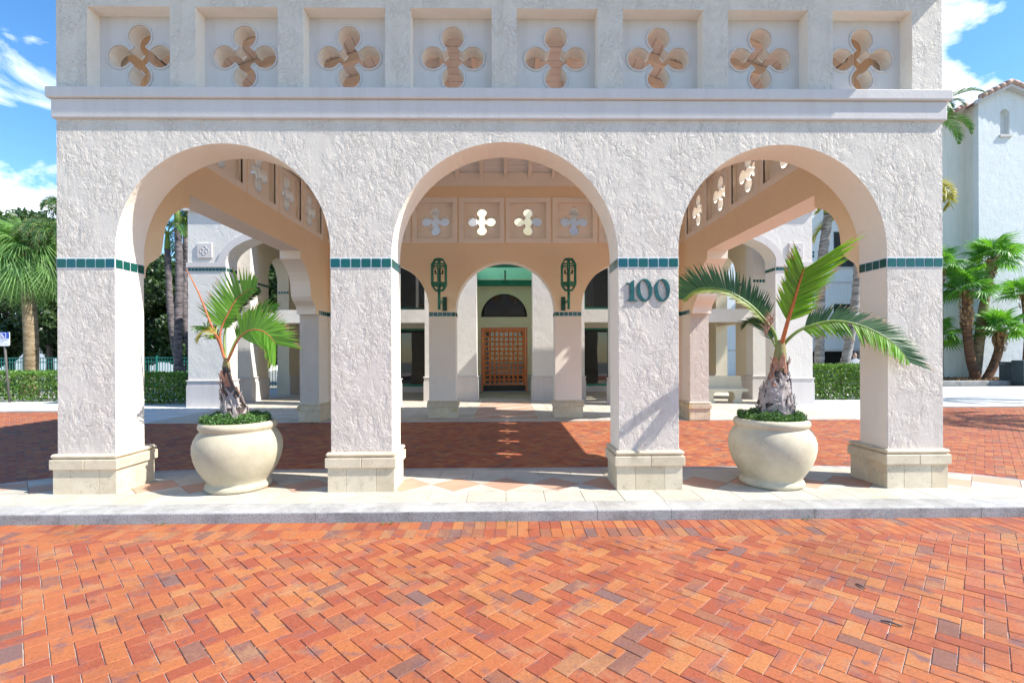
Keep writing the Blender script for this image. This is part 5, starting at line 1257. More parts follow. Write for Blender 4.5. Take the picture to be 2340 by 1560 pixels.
# upright frond with the thick orange stalk
feather_frond(pr, [(0.122, 0, 1.611), (0.106, -0.16, 1.883), (0.09, -0.32, 2.119), (0.063, -0.46, 2.293), (0.036, -0.58, 2.413)], 0.027, 0.007, 64, 0.02, 0.46, 0.034, up=(0.0, -1.0, 0.0), angle=40, droop=-0.05, start=0.26, mats=('frond', 'stalk'), seed=23, vee=0.04, profile=lambda t: 0.75 + 0.25 * t, taper=0.2)
feather_frond(pr, [(0.128, 0.008, 1.611), (0.112, -0.152, 1.883), (0.096, -0.312, 2.119), (0.069, -0.452, 2.293), (0.042, -0.572, 2.413)], 0.020, 0.005, 66, 0.64, 0.0, 0.036, up=(0.0, -1.0, 0.0), angle=72, droop=0.16, start=0.26, mats=('frond', 'stalk'), seed=24, vee=0.04, profile=lambda t: min(1.0, 0.45 + 0.75 * (t - 0.26)), taper=0.25)
# long frond arching right and towards the road
feather_frond(pr, [(0.137, 0, 1.59), (0.198, -0.02, 1.687), (0.344, -0.06, 1.807), (0.613, -0.14, 1.888), (0.838, -0.22, 1.852), (1.036, -0.32, 1.738), (1.172, -0.4, 1.591), (1.274, -0.44, 1.419)], 0.020, 0.005, 72, 0.3, 0.0, 0.03, up=(0.1, -0.9, 0.3), angle=66, droop=1.3, start=0.28, mats=('frond', 'stalk_green'), seed=25, vee=0.1, ragged=0.5, taper=0.2)
feather_frond(pr, [(0.137, 0.012, 1.598), (0.198, -0.008, 1.695), (0.344, -0.048, 1.815), (0.613, -0.128, 1.896), (0.838, -0.208, 1.86), (1.036, -0.308, 1.746), (1.172, -0.388, 1.599), (1.274, -0.428, 1.427)], 0.012, 0.004, 70, 0.0, 0.32, 0.028, up=(0.1, -0.9, 0.3), angle=58, droop=0.25, start=0.30, mats=('frond_dark', 'stalk_green'), seed=26, vee=0.1, profile=lambda t: 0.6 + 0.4 * t, taper=0.3)
feather_frond(pr, [(0.10, 0.03, 1.55), (0.06, 0.12, 1.72), (0.02, 0.22, 1.84), (-0.06, 0.34, 1.92), (-0.12, 0.42, 1.86)], 0.012, 0.003, 30, 0.22, 0.22, 0.026, up=(0, -0.5, 0.8), angle=55, droop=0.9, start=0.2, mats=('frond_dark', 'stalk_green'), seed=27, vee=0.1)
# a withered brown tuft where two fronds part
mb = MB(); rr_ = random.Random(8)
for q in range(16): leaflet(mb, (0.0 - q * 0.006, -0.05, 1.90 - q * 0.012), (rr_.uniform(-0.5, 0.5), rr_.uniform(-0.3, 0.3), 1), 0.16, 0.016, rr_.uniform(1, 3), Vector((1, 0, 0)), rr_.random())
mb.build('withered_tuft', [M['sheath_red']] * 3, pr, fix=False)

# ================================================================== HEDGES
def hedge(x0, x1, y0, y1, h_, seed, label, dens=520, leaf=0.055, shear=0.0):
    t = MB(); n = 12
    for k in range(int((x1 - x0) * 5)):
        rr = random.Random(seed * 100 + k); x = x0 + (k + 0.5) / 5; y = (y0 + y1) / 2 + rr.uniform(-0.1, 0.1) + shear * (x - x0)
        for q in range(3):
            t.tube([(x, y, 0), (x + rr.uniform(-0.12, 0.12), y + rr.uniform(-0.15, 0.15), h_ * 0.5), (x + rr.uniform(-0.25, 0.25), y + rr.uniform(-0.3, 0.3), h_ * 0.92)], [0.018, 0.012, 0.005], n=4)
    root = t.build('hedge', [M['twig']]); tag(root, label, 'hedge')
    rs = np.random.RandomState(seed); w, d = x1 - x0, y1 - y0
    def face(N, fx, fy, fz): 
        c = np.stack([fx(N), fy(N), fz(N)], 1); c += rs.normal(0, 0.03, c.shape); c[:, 1] += shear * (c[:, 0] - x0); return c
    U = lambda a, b: (lambda N: rs.uniform(a, b, N)); K = lambda v: (lambda N: np.full(N, v) - np.abs(rs.normal(0, 0.07, N)) * np.sign(v - (y0 + y1) / 2 + 1e-9))
    cs = [face(int(w * h_ * dens * 1.5), U(x0, x1), K(y0), U(0.06, h_)), face(int(w * h_ * dens * 0.4), U(x0, x1), K(y1), U(0.06, h_)),
          face(int(w * d * dens * 1.2), U(x0, x1), U(y0, y1), lambda N: h_ - np.abs(rs.normal(0, 0.04, N))),
          face(int(d * h_ * dens), lambda N: np.full(N, x0) + 0.03, U(y0, y1), U(0.06, h_)), face(int(d * h_ * dens), lambda N: np.full(N, x1) - 0.03, U(y0, y1), U(0.06, h_)),
          face(int(w * d * h_ * dens * 0.5), U(x0, x1), U(y0, y1), U(0.1, h_))]
    o = quads(rs, np.concatenate(cs), leaf, 'foliage', 'leaf_hedge', root, up_bias=0.1); return root
hedge(-13.0, -9.95, 16.1, 17.4, 1.02, 1, 'clipped green hedge beside the left wing, seen through the left arch', dens=620)
hedge(-22.0, -14.6, 17.3, 18.9, 1.05, 2, 'clipped hedge in front of the teal fence at the left edge of the photo', dens=480)
hedge(10.1, 14.8, 16.6, 17.9, 1.20, 3, 'sunlit clipped hedge to the right of the entrance, below the leaning palm trunks', dens=700)

# ================================================================== TREES
def broad_tree(x, y, h_, rad, seed, label, zc=None, n=16000, leaf=0.16, mat='leaf_dark', cat='tree', group=None, nclump=26):
    rr = random.Random(seed); rs = np.random.RandomState(seed)
    root = empty('leafy_tree', (x, y, 0), label, cat, group)
    mb = MB(); top = h_ * 0.55
    mb.tube([(0, 0, -0.05), (rr.uniform(-.15, .15), 0, top * 0.5), (rr.uniform(-.3, .3), rr.uniform(-.2, .2), top)], [0.16, 0.12, 0.08], n=7)
    for q in range(7):
        a = rr.uniform(0, 6.28); z = top * rr.uniform(0.25, 0.9)
        mb.tube([(0, 0, z), (math.cos(a) * rad * 0.4, math.sin(a) * rad * 0.4, z + h_ * 0.12), (math.cos(a) * rad * 0.8, math.sin(a) * rad * 0.8, z + h_ * 0.3)], [0.07, 0.045, 0.015], n=5)
    mb.build('trunk', [M['tree_bark']], root)
    zlo = h_ * 0.16 if zc is None else zc; cs = []
    for q in range(nclump):
        a = rr.uniform(0, 6.28); r_ = rad * math.sqrt(rr.random()) * 0.85; z = rr.uniform(zlo, h_ * 0.93); cr = rad * rr.uniform(0.22, 0.42)
        m = int(n / nclump); v = rs.normal(size=(m, 3)); v /= np.linalg.norm(v, axis=1)[:, None]; v *= (rs.uniform(0.35, 1, m) ** 0.5)[:, None] * cr; v[:, 2] *= 0.75
        cs.append(v + np.array([math.cos(a) * r_, math.sin(a) * r_, z]))
    quads(rs, np.concatenate(cs), leaf, 'crown', mat, root, up_bias=0.2); return root
g_t = 'dark leafy trees behind the teal fence'
tl = [(-27.6, 27.5, 10.2, 3.0), (-24.8, 26.8, 9.4, 2.7), (-20.2, 27.6, 7.8, 2.6), (-17.2, 26.6, 7.0, 2.3), (-14.4, 27.4, 8.0, 2.5), (-11.9, 28.0, 7.6, 2.2)]
lb = ['dark dense tree behind the fence at the left edge of the photo', 'dark leafy tree behind the fence, left of the stout palm trunk', 'dark leafy tree behind the fence, right of the stout palm trunk',
      'dark tree hidden in part by the left front pier', 'dark tree seen through the left arch behind the paired palm trunks', 'dark tree seen through the left arch next to the left wing']
for (a, b), l_ in zip(zip(tl, range(9)), lb): broad_tree(a[0], a[1], a[2], a[3], 40 + b, l_, n=24000, leaf=0.17, group=g_t, zc=1.5, nclump=36)

def palm_trunk(root, pts, r0, r1, mat, rings=True, n=12, seed=0):
    C_ = catmull(pts, 44); mb = MB(); rr = random.Random(seed)
    rads = [r0 + (r1 - r0) * k / 44 + (0.018 if (rings and k % 2 == 0) else 0) + rr.uniform(-0.004, 0.004) for k in range(45)]
    rads[0] *= 1.25; rads[1] *= 1.12
    mb.tube(C_, rads, n=n); mb.build('trunk', [M[mat]], root); return C_[-1]
def feather_palm(x, y, pts, label, r0=0.14, r1=0.10, crown=12, ln=2.2, mat='frond', seed=0, group=None, leaf=0.6, droopy=0.9, shaft=True, dens=34, wid=0.05, name='feather_palm', plume=False, barkm='bark_grey'):
    root = empty(name, (x, y, 0), label, 'palm tree', group); rr = random.Random(seed)
    top = palm_trunk(root, pts, r0, r1, barkm, seed=seed)
    if shaft: mb = MB(); mb.tube([top, top + Vector((0, 0, 0.35)), top + Vector((0, 0, 0.8))], [r1 * 1.15, r1 * 1.05, r1 * 0.5], n=10); mb.build('crown_shaft', [M['stalk_green']], root)
    tz = top + Vector((0, 0, 0.7 if shaft else 0.0))
    for k in range(crown):
        a = 2 * math.pi * k / crown + rr.uniform(-0.2, 0.2); el = R(rr.uniform(5, 70)); L_ = ln * rr.uniform(0.85, 1.1); d = Vector((math.cos(a), math.sin(a), 0))
        pts_ = [tz]; p = tz.copy(); e = el
        for q in range(5): p = p + (d * math.cos(e) + Vector((0, 0, math.sin(e)))) * L_ / 5; e -= droopy * 0.42 * rr.uniform(0.8, 1.2); pts_.append(p)
        feather_frond(root, pts_, 0.03, 0.008, dens, leaf, leaf, wid, up=(0, 0, 1), angle=60, droop=0.6, start=0.12, mats=(mat, 'stalk_green'), seed=seed * 50 + k, vee=0.15, stalk_n=8, plume=plume)
    return root
def fan_palm(x, y, pts, label, r0, r1, crown, mesh_set, bark_mat, boots=None, seed=0, group=None, lift=(-35, 80), scale=1.0, bootlen=0.9, name='fan_palm', bootn=60):
    root = empty(name, (x, y, 0), label, 'palm tree', group); rr = random.Random(seed)
    top = palm_trunk(root, pts, r0, r1, bark_mat, rings=False, seed=seed)
    if boots:
        C_ = catmull(pts, 44); Lh = top.z
        for k in range(bootn):
            f = rr.random(); z = top.z - bootlen * f + 0.05; i = min(range(45), key=lambda q: abs(C_[q].z - z)); c = C_[i]; a = rr.uniform(0, 6.28)
            o_ = Vector((math.cos(a), math.sin(a), 0)); s_ = Vector((-math.sin(a), math.cos(a), 0)); rw = r1 * 1.15; mb = MB(); w_ = 0.055
            base = Vector((c.x, c.y, z)) + o_ * rw; tip = base + o_ * rr.uniform(0.05, 0.12) + Vector((0, 0, rr.uniform(0.10, 0.22)))
            vs = [base - s_ * w_, base + s_ * w_, base + o_ * 0.04 + s_ * w_ * 0.8, base + o_ * 0.04 - s_ * w_ * 0.8, tip - s_ * w_ * 0.5, tip + s_ * w_ * 0.5, tip + o_ * 0.02 + s_ * w_ * 0.4, tip + o_ * 0.02 - s_ * w_ * 0.4]
            mb.add(vs, [(0, 1, 2, 3), (4, 7, 6, 5), (0, 4, 5, 1), (1, 5, 6, 2), (2, 6, 7, 3), (3, 7, 4, 0)]); mb.build('leaf_base', [M[boots]], root)
    for k in range(crown):
        f = (k + 0.5) / crown; az = k * 2.39996 + rr.uniform(-0.2, 0.2); el = R(lift[0] + (lift[1] - lift[0]) * f + rr.uniform(-8, 8))
        place_fan(root, mesh_set[k % len(mesh_set)], top + Vector((0, 0, 0.05 * f)), az, el, scale * rr.uniform(0.88, 1.1) * (1 - 0.15 * f), rr.uniform(-0.5, 0.5))
    return root
FS = [fan_mesh(0.85, 26, s_, droop=0.30 + 0.1 * s_, petiole=0.75) for s_ in range(4)]
FG = [fan_mesh(0.95, 40, 10 + s_, droop=0.7 + 0.1 * s_, petiole=0.9, mat='frond_grey', split=0.35) for s_ in range(4)]
# left: stout sabal palm, foxtail palms, grey trunks beyond the left arch
fan_palm(-19.2, 19.9, [(0, 0, 0), (0.03, 0, 2), (-0.06, 0, 4.0), (-0.15, 0, 5.6)], 'stout fan palm with brown leaf bases and shaggy grey green crown at the left edge', 0.25, 0.22, 60, FG, 'bark_brown', 'boots', seed=3, lift=(-60, 85), scale=1.15, bootlen=1.3, name='stout_fan_palm', bootn=90)
feather_palm(-17.55, 19.6, [(0, 0, 0), (0.0, 0, 2.4), (-0.25, 0, 5.6)], 'foxtail palm with dark bushy fronds hanging beside the left front pier', 0.12, 0.10, 24, 1.9, 'frond_dark', 5, droopy=1.4, leaf=0.30, dens=110, wid=0.018, plume=True, name='foxtail_palm')
feather_palm(-20.0, 22.5, [(0, 0, 0), (0.1, 0, 3.6), (0.1, 0, 7.6)], 'tall dark palm crown showing above the other trees by the left pier', 0.14, 0.11, 18, 1.4, 'frond_dark', 6, droopy=1.2, leaf=0.34, dens=90, wid=0.022, plume=True)
G2 = 'grey palm trunks beyond the left arch'
feather_palm(-15.35, 22.0, [(1.15, 0, 0), (0.62, 0, 1.6), (0.35, 0, 3.4), (0.2, 0, 6.4)], 'grey ringed palm trunk bending left, first of the trunks in the left arch', 0.17, 0.11, 9, 2.0, 'frond_dark', 7, G2, dens=26, leaf=0.5, barkm='bark_dark')
feather_palm(-14.95, 22.4, [(0.95, 0, 0), (0.55, 0, 1.7), (0.30, 0, 3.6), (0.35, 0, 7.0)], 'brown grey palm trunk crossing behind the bent one in the left arch', 0.14, 0.10, 8, 2.0, 'frond_dark', 8, G2, dens=26, leaf=0.5, barkm='bark_dark')
feather_palm(-14.35, 21.5, [(0, 0, 0), (0.0, 0, 2.6), (0.06, 0, 5.2), (0.0, 0, 7.4)], 'straight dark ringed palm trunk close to the left wing of the building', 0.16, 0.13, 9, 2.0, 'frond_dark', 9, G2, dens=26, leaf=0.5, barkm='bark_dark')
feather_palm(-14.9, 25.5, [(0, 0, 0), (-0.3, 0, 2.6), (-0.35, 0, 4.6)], 'short slim palm with drooping crown behind the other trunks in the left arch', 0.11, 0.09, 10, 1.7, 'frond_dark', 19, G2, dens=26, leaf=0.45, barkm='bark_dark')
# right: clump of fan palms by the gabled building
G3 = 'fan palms planted in the bed by the gabled building'
fan_palm(26.4, 27.2, [(0.35, 0, 0), (0.0, 0, 1.2), (-0.22, 0, 3.0), (-0.25, 0, 5.1)], 'left leaning fan palm with tan leaf bases in the planting bed by the gabled wall', 0.24, 0.20, 18, FS, 'bark_red', 'boots', 31, G3, (-25, 80), 1.12, 2.3, bootn=110)
fan_palm(27.0, 27.6, [(0.0, 0, 0), (0.22, 0, 1.8), (0.5, 0, 4.0), (1.05, 0, 7.0)], 'tallest fan palm of the clump, its crown high against the gabled wall', 0.28, 0.20, 20, FS, 'bark_brown', 'boots', 32, G3, (-25, 80), 1.2, 1.6, bootn=60)
fan_palm(27.1, 27.0, [(-0.1, 0, 0), (0.35, 0, 0.8), (0.7, 0, 1.8), (0.75, 0, 2.8)], 'shortest fan palm leaning right over the planting bed', 0.22, 0.20, 16, FS, 'bark_red', 'boots', 33, G3, (-15, 80), 1.12, 1.2, bootn=80)
fan_palm(25.1, 27.8, [(0, 0, 0), (0.0, 0, 2.6), (0.0, 0, 6.6)], 'fan palm whose crown peeks out beside the right front pier', 0.22, 0.19, 15, FS, 'bark_brown', 'boots', 34, G3, (-25, 80), 1.0, 1.2, bootn=30)
fan_palm(25.5, 28.4, [(0, 0, 0), (0.0, 0, 1.3), (0.0, 0, 2.7)], 'low fan palm half hidden behind the right front pier', 0.2, 0.19, 13, FS, 'bark_red', 'boots', 35, G3, (-30, 80), 1.0, 1.2, bootn=20)
fan_palm(30.4, 28.0, [(0, 0, 0), (0.2, 0, 2.6), (0.0, 0, 5.0)], 'fan palm at the right edge behind the dumpster', 0.22, 0.19, 14, FS, 'bark_red', 'boots', 36, G3, (-20, 80), 1.0, 1.2, bootn=30)
# leaning trunks behind the right hedge
G4 = 'leaning palms behind the right hedge'
feather_palm(12.75, 19.6, [(0, 0, 0), (0.05, 0, 2.6), (0.12, 0, 5.0), (0.42, 0, 7.3)], 'palm with black banded grey trunk nearest the right wing of the building', 0.17, 0.16, 11, 2.4, 'frond', 51, G4)
feather_palm(13.2, 19.2, [(0, 0, 0), (0.45, 0, 1.7), (0.8, 0, 3.9), (0.95, 0, 6.4)], 'leaning palm with pale ringed trunk in the middle behind the right hedge', 0.17, 0.14, 11, 2.4, 'frond_yellow', 52, G4)
feather_palm(14.0, 19.4, [(0, 0, 0), (0.75, 0, 1.9), (1.8, 0, 4.2), (2.75, 0, 7.3)], 'strongly leaning palm behind the hedge with a yellow green crown beside the right pier', 0.16, 0.13, 14, 1.6, 'frond_yellow', 53, G4, droopy=1.5)
feather_palm(22.6, 25.5, [(0, 0, 0), (0.1, 0, 6), (0.0, 0, 13.3)], 'tall palm with blue green crown in front of the red roof edge', 0.16, 0.12, 13, 2.6, 'frond_dark', 54, dens=40)
# off to the right of the frame: the palms whose shadows stripe the road
feather_palm(17.2, 10.2, [(0, 0, 0), (0.1, 0, 3), (0.0, 0, 5.6)], 'palm outside the frame that shades the right part of the drive', 0.15, 0.12, 12, 2.6, 'frond', 61, dens=30)
feather_palm(22.2, 15.2, [(0, 0, 0), (0.1, 0, 3), (0.0, 0, 6.6)], 'palm outside the frame that shades the pale paving at the right', 0.15, 0.12, 12, 2.8, 'frond', 62, dens=30)

# ================================================================== FENCE, SIGN, DUMPSTER, BED
fc = empty('metal_fence', (-20, 24.2, 0), 'teal metal picket fence behind the left hedge', 'fence')
x0, x1, yf = -28.0, -10.2, 24.2
pk = MB(); pk.box(-0.011, 0.011, -0.011, 0.011, 0.08, 1.50); pk_me = pk.mesh('picket', [M['fence']])
k = 0; x = x0
while x < x1:
    if k % 16 == 0: mb = MB(); mb.box(x + 20 - 0.04, x + 20 + 0.04, -0.04, 0.04, 0, 1.62, bev=0.006); mb.build('post', [M['fence']], fc)
    else: o = bpy.data.objects.new('picket', pk_me); link(o, fc); o.location = (x + 20, 0, 0)
    x += 0.135; k += 1
for z in (0.14, 1.30, 1.50): mb = MB(); mb.box(x0 + 20, x1 + 20, -0.02, 0.02, z, z + 0.045); mb.build('rail', [M['fence']], fc)

sg = empty('parking_sign', (-17.45, 17.1, 0), 'blue and white disabled parking sign on a leaning brown post at the left edge', 'sign')
mb = MB(); mb.tube([(0.22, 0.02, 0), (0.12, 0.02, 1.1), (0.02, 0.02, 2.4)], 0.035, n=6); mb.build('post', [M['post']], sg)
def sgp(mb, name, mat): return mb.build(name, [M[mat]], sg)
def rrect(x0, x1, z0, z1, r, corners=(1, 1, 1, 1)):
    pts = []
    for (cx, cz, a0, on) in ((x1 - r, z1 - r, 0, corners[0]), (x0 + r, z1 - r, 90, corners[1]), (x0 + r, z0 + r, 180, corners[2]), (x1 - r, z0 + r, 270, corners[3])):
        if on: pts += [(cx + r * math.cos(R(a0 + q * 18)), cz + r * math.sin(R(a0 + q * 18))) for q in range(6)]
        else: pts.append((cx + (r if a0 in (0, 270) else -r), cz + (r if a0 in (0, 90) else -r)))
    return pts
fy = lambda u, v, d: (u, d, v)
mb = MB(); mb.poly([rrect(-0.25, 0.25, 1.98, 2.46, 0.05)], -0.022, 0.0, fy); plate = sgp(mb, 'sign_panel', 'signwhite')
mb = MB(); mb.poly([rrect(-0.25, 0.25, 2.24, 2.46, 0.05, (1, 1, 0, 0))], -0.028, -0.0225, fy); mb.build('blue_field', [M['signblue']], plate)
mb = MB(); mb.poly([[(-0.14, 2.255), (0.14, 2.255), (0.14, 2.435), (-0.14, 2.435)], [(-0.125, 2.27), (-0.125, 2.42), (0.125, 2.42), (0.125, 2.27)]], -0.032, -0.0285, fy); mb.build('white_border', [M['signwhite']], plate)
mb = MB(); mb.tube([(-0.015 + 0.05 * math.cos(R(a)), -0.034, 2.325 + 0.045 * math.sin(R(a))) for a in range(120, 391, 15)], 0.008, n=5)
mb.tube([(-0.02, -0.034, 2.395), (-0.015, -0.034, 2.34), (0.035, -0.034, 2.335), (0.06, -0.034, 2.29), (0.08, -0.034, 2.295)], 0.009, n=5)
mb.tube([(-0.018, -0.034, 2.37), (0.025, -0.034, 2.368)], 0.007, n=5)
mb.tube([(-0.022, -0.034, 2.405), (-0.021, -0.034, 2.412)], 0.014, n=8); mb.build('wheelchair_symbol', [M['signwhite']], plate)
for i, (z, wdt) in enumerate(((2.19, 0.19), (2.145, 0.20), (2.10, 0.05), (2.045, 0.19))):
    n_ = int(wdt * 2 / 0.035)
    mb = MB()
    rr = random.Random(i)
    for q in range(n_):
        if rr.random() < 0.15: continue
        c = -wdt + 2 * wdt * (q + 0.5) / n_; mb.box(c - 0.012, c + 0.012, -0.0255, -0.0225, z - 0.010, z + 0.010)
    mb.build('print_line', [M['signtext']], plate)

dm = empty('dumpster', (26.0, 23.9, 0.02), 'dark grey ribbed metal dumpster at the right edge', 'dumpster')
mb = MB(); mb.box(-3.05 + 3.0, 3.0, -0.3, 1.3, 0.12, 1.02); mb.build('body', [M['dumpster']], dm)
mb = MB(); mb.box(-0.42, -0.10, -0.25, 0.35, 0.0, 1.22, bev=0.02); mb.build('side_panel', [M['dumpster']], dm)
for q in range(11): mb = MB(); mb.box(0.02 + q * 0.26, 0.16 + q * 0.26, -0.37, -0.302, 0.15, 0.70, bev=0.015); mb.build('rib', [M['dumpster_green']], dm)
mb = MB(); mb.box(-0.05, 3.0, -0.40, -0.302, 0.72, 0.80); mb.build('rail', [M['dumpster_green']], dm)
mb = MB(); mb.box(-0.1, 3.0, -0.35, 1.3, 1.03, 1.13, bev=0.02); mb.build('lid', [M['dumpster']], dm)
mb = MB(); mb.box(0.0, 0.26, -0.315, -0.3025, 0.83, 1.0); mb.build('sticker', [M['signwhite']], dm)
for q in (0.15, 2.6): mb = MB(); mb.tube([(q, -0.2, 0.06), (q + 0.07, -0.2, 0.06)], 0.06, n=12); mb.build('wheel', [M['black']], dm)

bed = MB(); bed.box(22.0, 36.0, 24.6, 29.6, -0.05, 0.10); o = bed.build('planting_bed', [M['mulch']]); tag(o, kind='structure')
for (a, b) in ((22.0, 24.6), (24.62, 27.2), (27.22, 29.8), (29.82, 33.0), (33.02, 36.0)):
    mb = MB(); mb.box(a, b, 24.35, 24.6, -0.05, 0.20, bev=0.02); mb.build('kerb_stone', [M['kerb']], o)
rs = np.random.RandomState(9); N = 3500
c = np.stack([rs.uniform(24.5, 34, N), rs.uniform(24.7, 28.8, N), rs.uniform(0.10, 0.17, N)], 1)
q_ = quads(rs, c, 0.09, 'bark_chips', 'leaf_dark', o, up_bias=0.5); q_.data.materials[0] = M['boots']; q_['kind'] = 'stuff'

# ================================================================== FAR BUILDINGS
gb = empty('gabled_building', (32, 30, 0), 'tall white building with tiled gable and small arched niche at the right edge', 'building')
GI = Matrix.Translation((-32, -30, 0))
def gbb(mb, name, mats, parent=gb):
    o = mb.build(name, mats, parent)
    if parent is gb: o.matrix_parent_inverse = GI
    return o
yg = 30.0; xr, zr_ = 31.4, 18.1; xe = 29.65
niche = [(31.02, 15.25), (31.62, 15.25), (31.62, 16.55)] + [(31.32 + 0.30 * math.cos(math.pi * q / 12), 16.55 + 0.30 * math.sin(math.pi * q / 12)) for q in range(13)] + [(31.02, 16.55)]
q_ = []
for p in niche:
    if not q_ or math.dist(p, q_[-1]) > 1e-6: q_.append(p)
gx1 = 37.0
out = [(xe, 0), (gx1, 0), (gx1, zr_ - (gx1 - xr) * 0.42), (xr, zr_), (xe, zr_ - (xr - xe) * 0.50)]
mb = MB(); mb.poly([out, list(reversed(q_))], 0.0, 0.35, fxz(yg), mi=0); gbb(mb, 'gable_wall', [M['farwhite']])
mb = MB(); mb.box(30.9, 31.75, yg + 0.34, yg + 0.40, 15.0, 17.0); gbb(mb, 'niche_back', [M['farwhite']])
mb = MB(); mb.box(30.94, 31.72, yg - 0.10, yg + 0.05, 15.08, 15.25, bev=0.01); gbb(mb, 'niche_sill', [M['smooth']])
# recessed wall to the left
out = [(25.5, 0), (xe, 0), (xe, zr_ - (xr - xe) * 0.5), (25.5, zr_ - (xr - 25.5) * 0.56)]
mb = MB(); mb.poly([out], 0.0, 0.4, fxz(yg + 1.0), mi=0); gbb(mb, 'recessed_wall', [M['farcream']])
mb = MB(); mb.box(xe, xe + 0.3, yg + 0.351, yg + 1.0, 0, zr_ - (xr - xe) * 0.5); gbb(mb, 'return_wall', [M['farcream']])
mb = MB(); mb.box(25.5, gx1, yg + 1.4, 44, 0, 14.0); gbb(mb, 'main_block', [M['farwhite']])
# raking cornices and barrel tiles on the verge
def rake(xa, za, xb, zb_, y0, y1):
    mb = MB(); t = 0.28; mb.add([(xa, y0, za), (xb, y0, zb_), (xb, y0, zb_ + t), (xa, y0, za + t), (xa, y1, za), (xb, y1, zb_), (xb, y1, zb_ + t), (xa, y1, za + t)],
        [(0, 1, 2, 3), (7, 6, 5, 4), (0, 4, 5, 1), (1, 5, 6, 2), (2, 6, 7, 3), (3, 7, 4, 0)]); gbb(mb, 'raking_cornice', [M['smooth']])
    n_ = max(3, int(math.hypot(xb - xa, zb_ - za) / 0.42)); 
    for q in range(n_):
        f0, f1 = q / n_, (q + 1) / n_; lo = Vector((xa + (xb - xa) * f0, y0 + 0.02, za + (zb_ - za) * f0 + t + 0.05)); hi = Vector((xa + (xb - xa) * f1, y0 + 0.02, za + (zb_ - za) * f1 + t + 0.05))
        d_ = (hi - lo); hi = hi + d_ * 0.12
        mb = MB(); mb.tube([lo, hi], [0.17, 0.13], n=10); gbb(mb, 'verge_tile', [M['rooftile']])
rake(xe - 0.2, zr_ - (xr - xe + 0.2) * 0.5, xr, zr_, yg - 0.35, yg + 0.1)
rake(gx1, zr_ - (gx1 - xr) * 0.42, xr, zr_, yg - 0.35, yg + 0.1)
rake(25.3, zr_ - (xr - 25.3) * 0.56, xe - 0.2, zr_ - (xr - xe + 0.2) * 0.5, yg + 0.6, yg + 1.05)
mb = MB(); mb.add([(xr, yg - 0.3, zr_ + 0.3), (xr, 44, zr_ + 0.3), (gx1 + 0.3, 44, zr_ - (gx1 - xr) * 0.42 + 0.2), (gx1 + 0.3, yg - 0.3, zr_ - (gx1 - xr) * 0.42 + 0.2), (25.2, yg + 0.7, zr_ - (xr - 25.3) * 0.56 + 0.2), (25.2, 44, zr_ - (xr - 25.3) * 0.56 + 0.2)],
        [(0, 1, 2, 3), (0, 4, 5, 1)]); gbb(mb, 'roof', [M['rooftile']])

ob = empty('office_block', (20, 34, 0), 'white office block with a dark ground floor opening, seen through the right arch', 'building')
OI = Matrix.Translation((-20, -34, 0))
def obb(mb, name, mats, parent=ob):
    o = mb.build(name, mats, parent)
    if parent is ob: o.matrix_parent_inverse = OI
    return o
yo = 34.0
holes = [(23.6, 25.5, 7.2, 8.9), (23.0, 25.0, 2.6, 4.6)]
holes = [(17.0, 30.0, 0.3, 1.75), (23.2, 25.0, 7.7, 10.2), (23.2, 25.0, 3.1, 5.1), (20.0, 21.0, 7.9, 9.3), (20.0, 21.0, 3.1, 5.1)]
mb = MB(); mb.poly([[(14.0, 0), (25.4, 0), (25.4, 14.5), (14.0, 14.5)]] + [[(min(b, 25.2), c), (a, c), (a, d), (min(b, 25.2), d)] for a, b, c, d in holes], 0, 0.4, fxz(yo), mi=0); obb(mb, 'facade', [M['farwhite']])
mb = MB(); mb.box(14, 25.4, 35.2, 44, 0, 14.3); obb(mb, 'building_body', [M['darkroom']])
for (a, b, c, d) in holes[1:]:
    fr = MB(); 
    for (p, q, r, s) in ((a, b, c, c + 0.08), (a, b, d - 0.08, d), (a, a + 0.08, c + 0.08, d - 0.08), (b - 0.08, b, c + 0.08, d - 0.08), ((a + b) / 2 - 0.04, (a + b) / 2 + 0.04, c + 0.08, d - 0.08)): fr.box(p, q, yo + 0.12, yo + 0.2, r, s)
    f_ = obb(fr, 'window', [M['metal_dark']]); pn = MB(); pn.box(a + 0.08, b - 0.08, yo + 0.15, yo + 0.16, c + 0.08, d - 0.08); pn.build('pane', [M['glass']], f_)
    sl = MB(); sl.box(a - 0.1, b + 0.1, yo - 0.08, yo - 0.002, c - 0.14, c, bev=0.01); sl.build('sill', [M['smooth']], f_)
for (x, z) in ((21.6, 12.3), (21.6, 8.6), (21.6, 5.2), (24.4, 12.3)):
    mb = MB()
    for i in (0, 1):
        for j in (0, 1): mb.box(x - 0.23 + i * 0.25, x - 0.03 + i * 0.25, yo - 0.012, yo - 0.002, z - 0.23 + j * 0.25, z - 0.03 + j * 0.25)
    obb(mb, 'tile_cluster', [M['tile']])
mb = MB(); mb.box(14, 25.4, yo - 0.05, yo - 0.002, 6.55, 6.68); obb(mb, 'string_course', [M['smooth']])
mb = MB(); mb.box(14, 25.4, yo - 0.05, yo - 0.002, 1.78, 1.92); obb(mb, 'string_course', [M['smooth']])
mb = MB(); mb.tube([(20.6, yo - 0.12, 0), (20.6, yo - 0.12, 14)], 0.07, n=8); obb(mb, 'downpipe', [M['metal_dark']])
mb = MB(); mb.box(13.8, 25.6, yo - 0.2, 44.2, 14.5, 14.8); obb(mb, 'roof', [M['rooftile']])
# low pale buildings beyond the left trees
lw = MB(); lw.box(-60, -24, 48, 56, 0, 4.2); lo_ = lw.build('low_building', [M['farwhite']]); tag(lo_, 'pale low building glimpsed beyond the left trees', 'building')

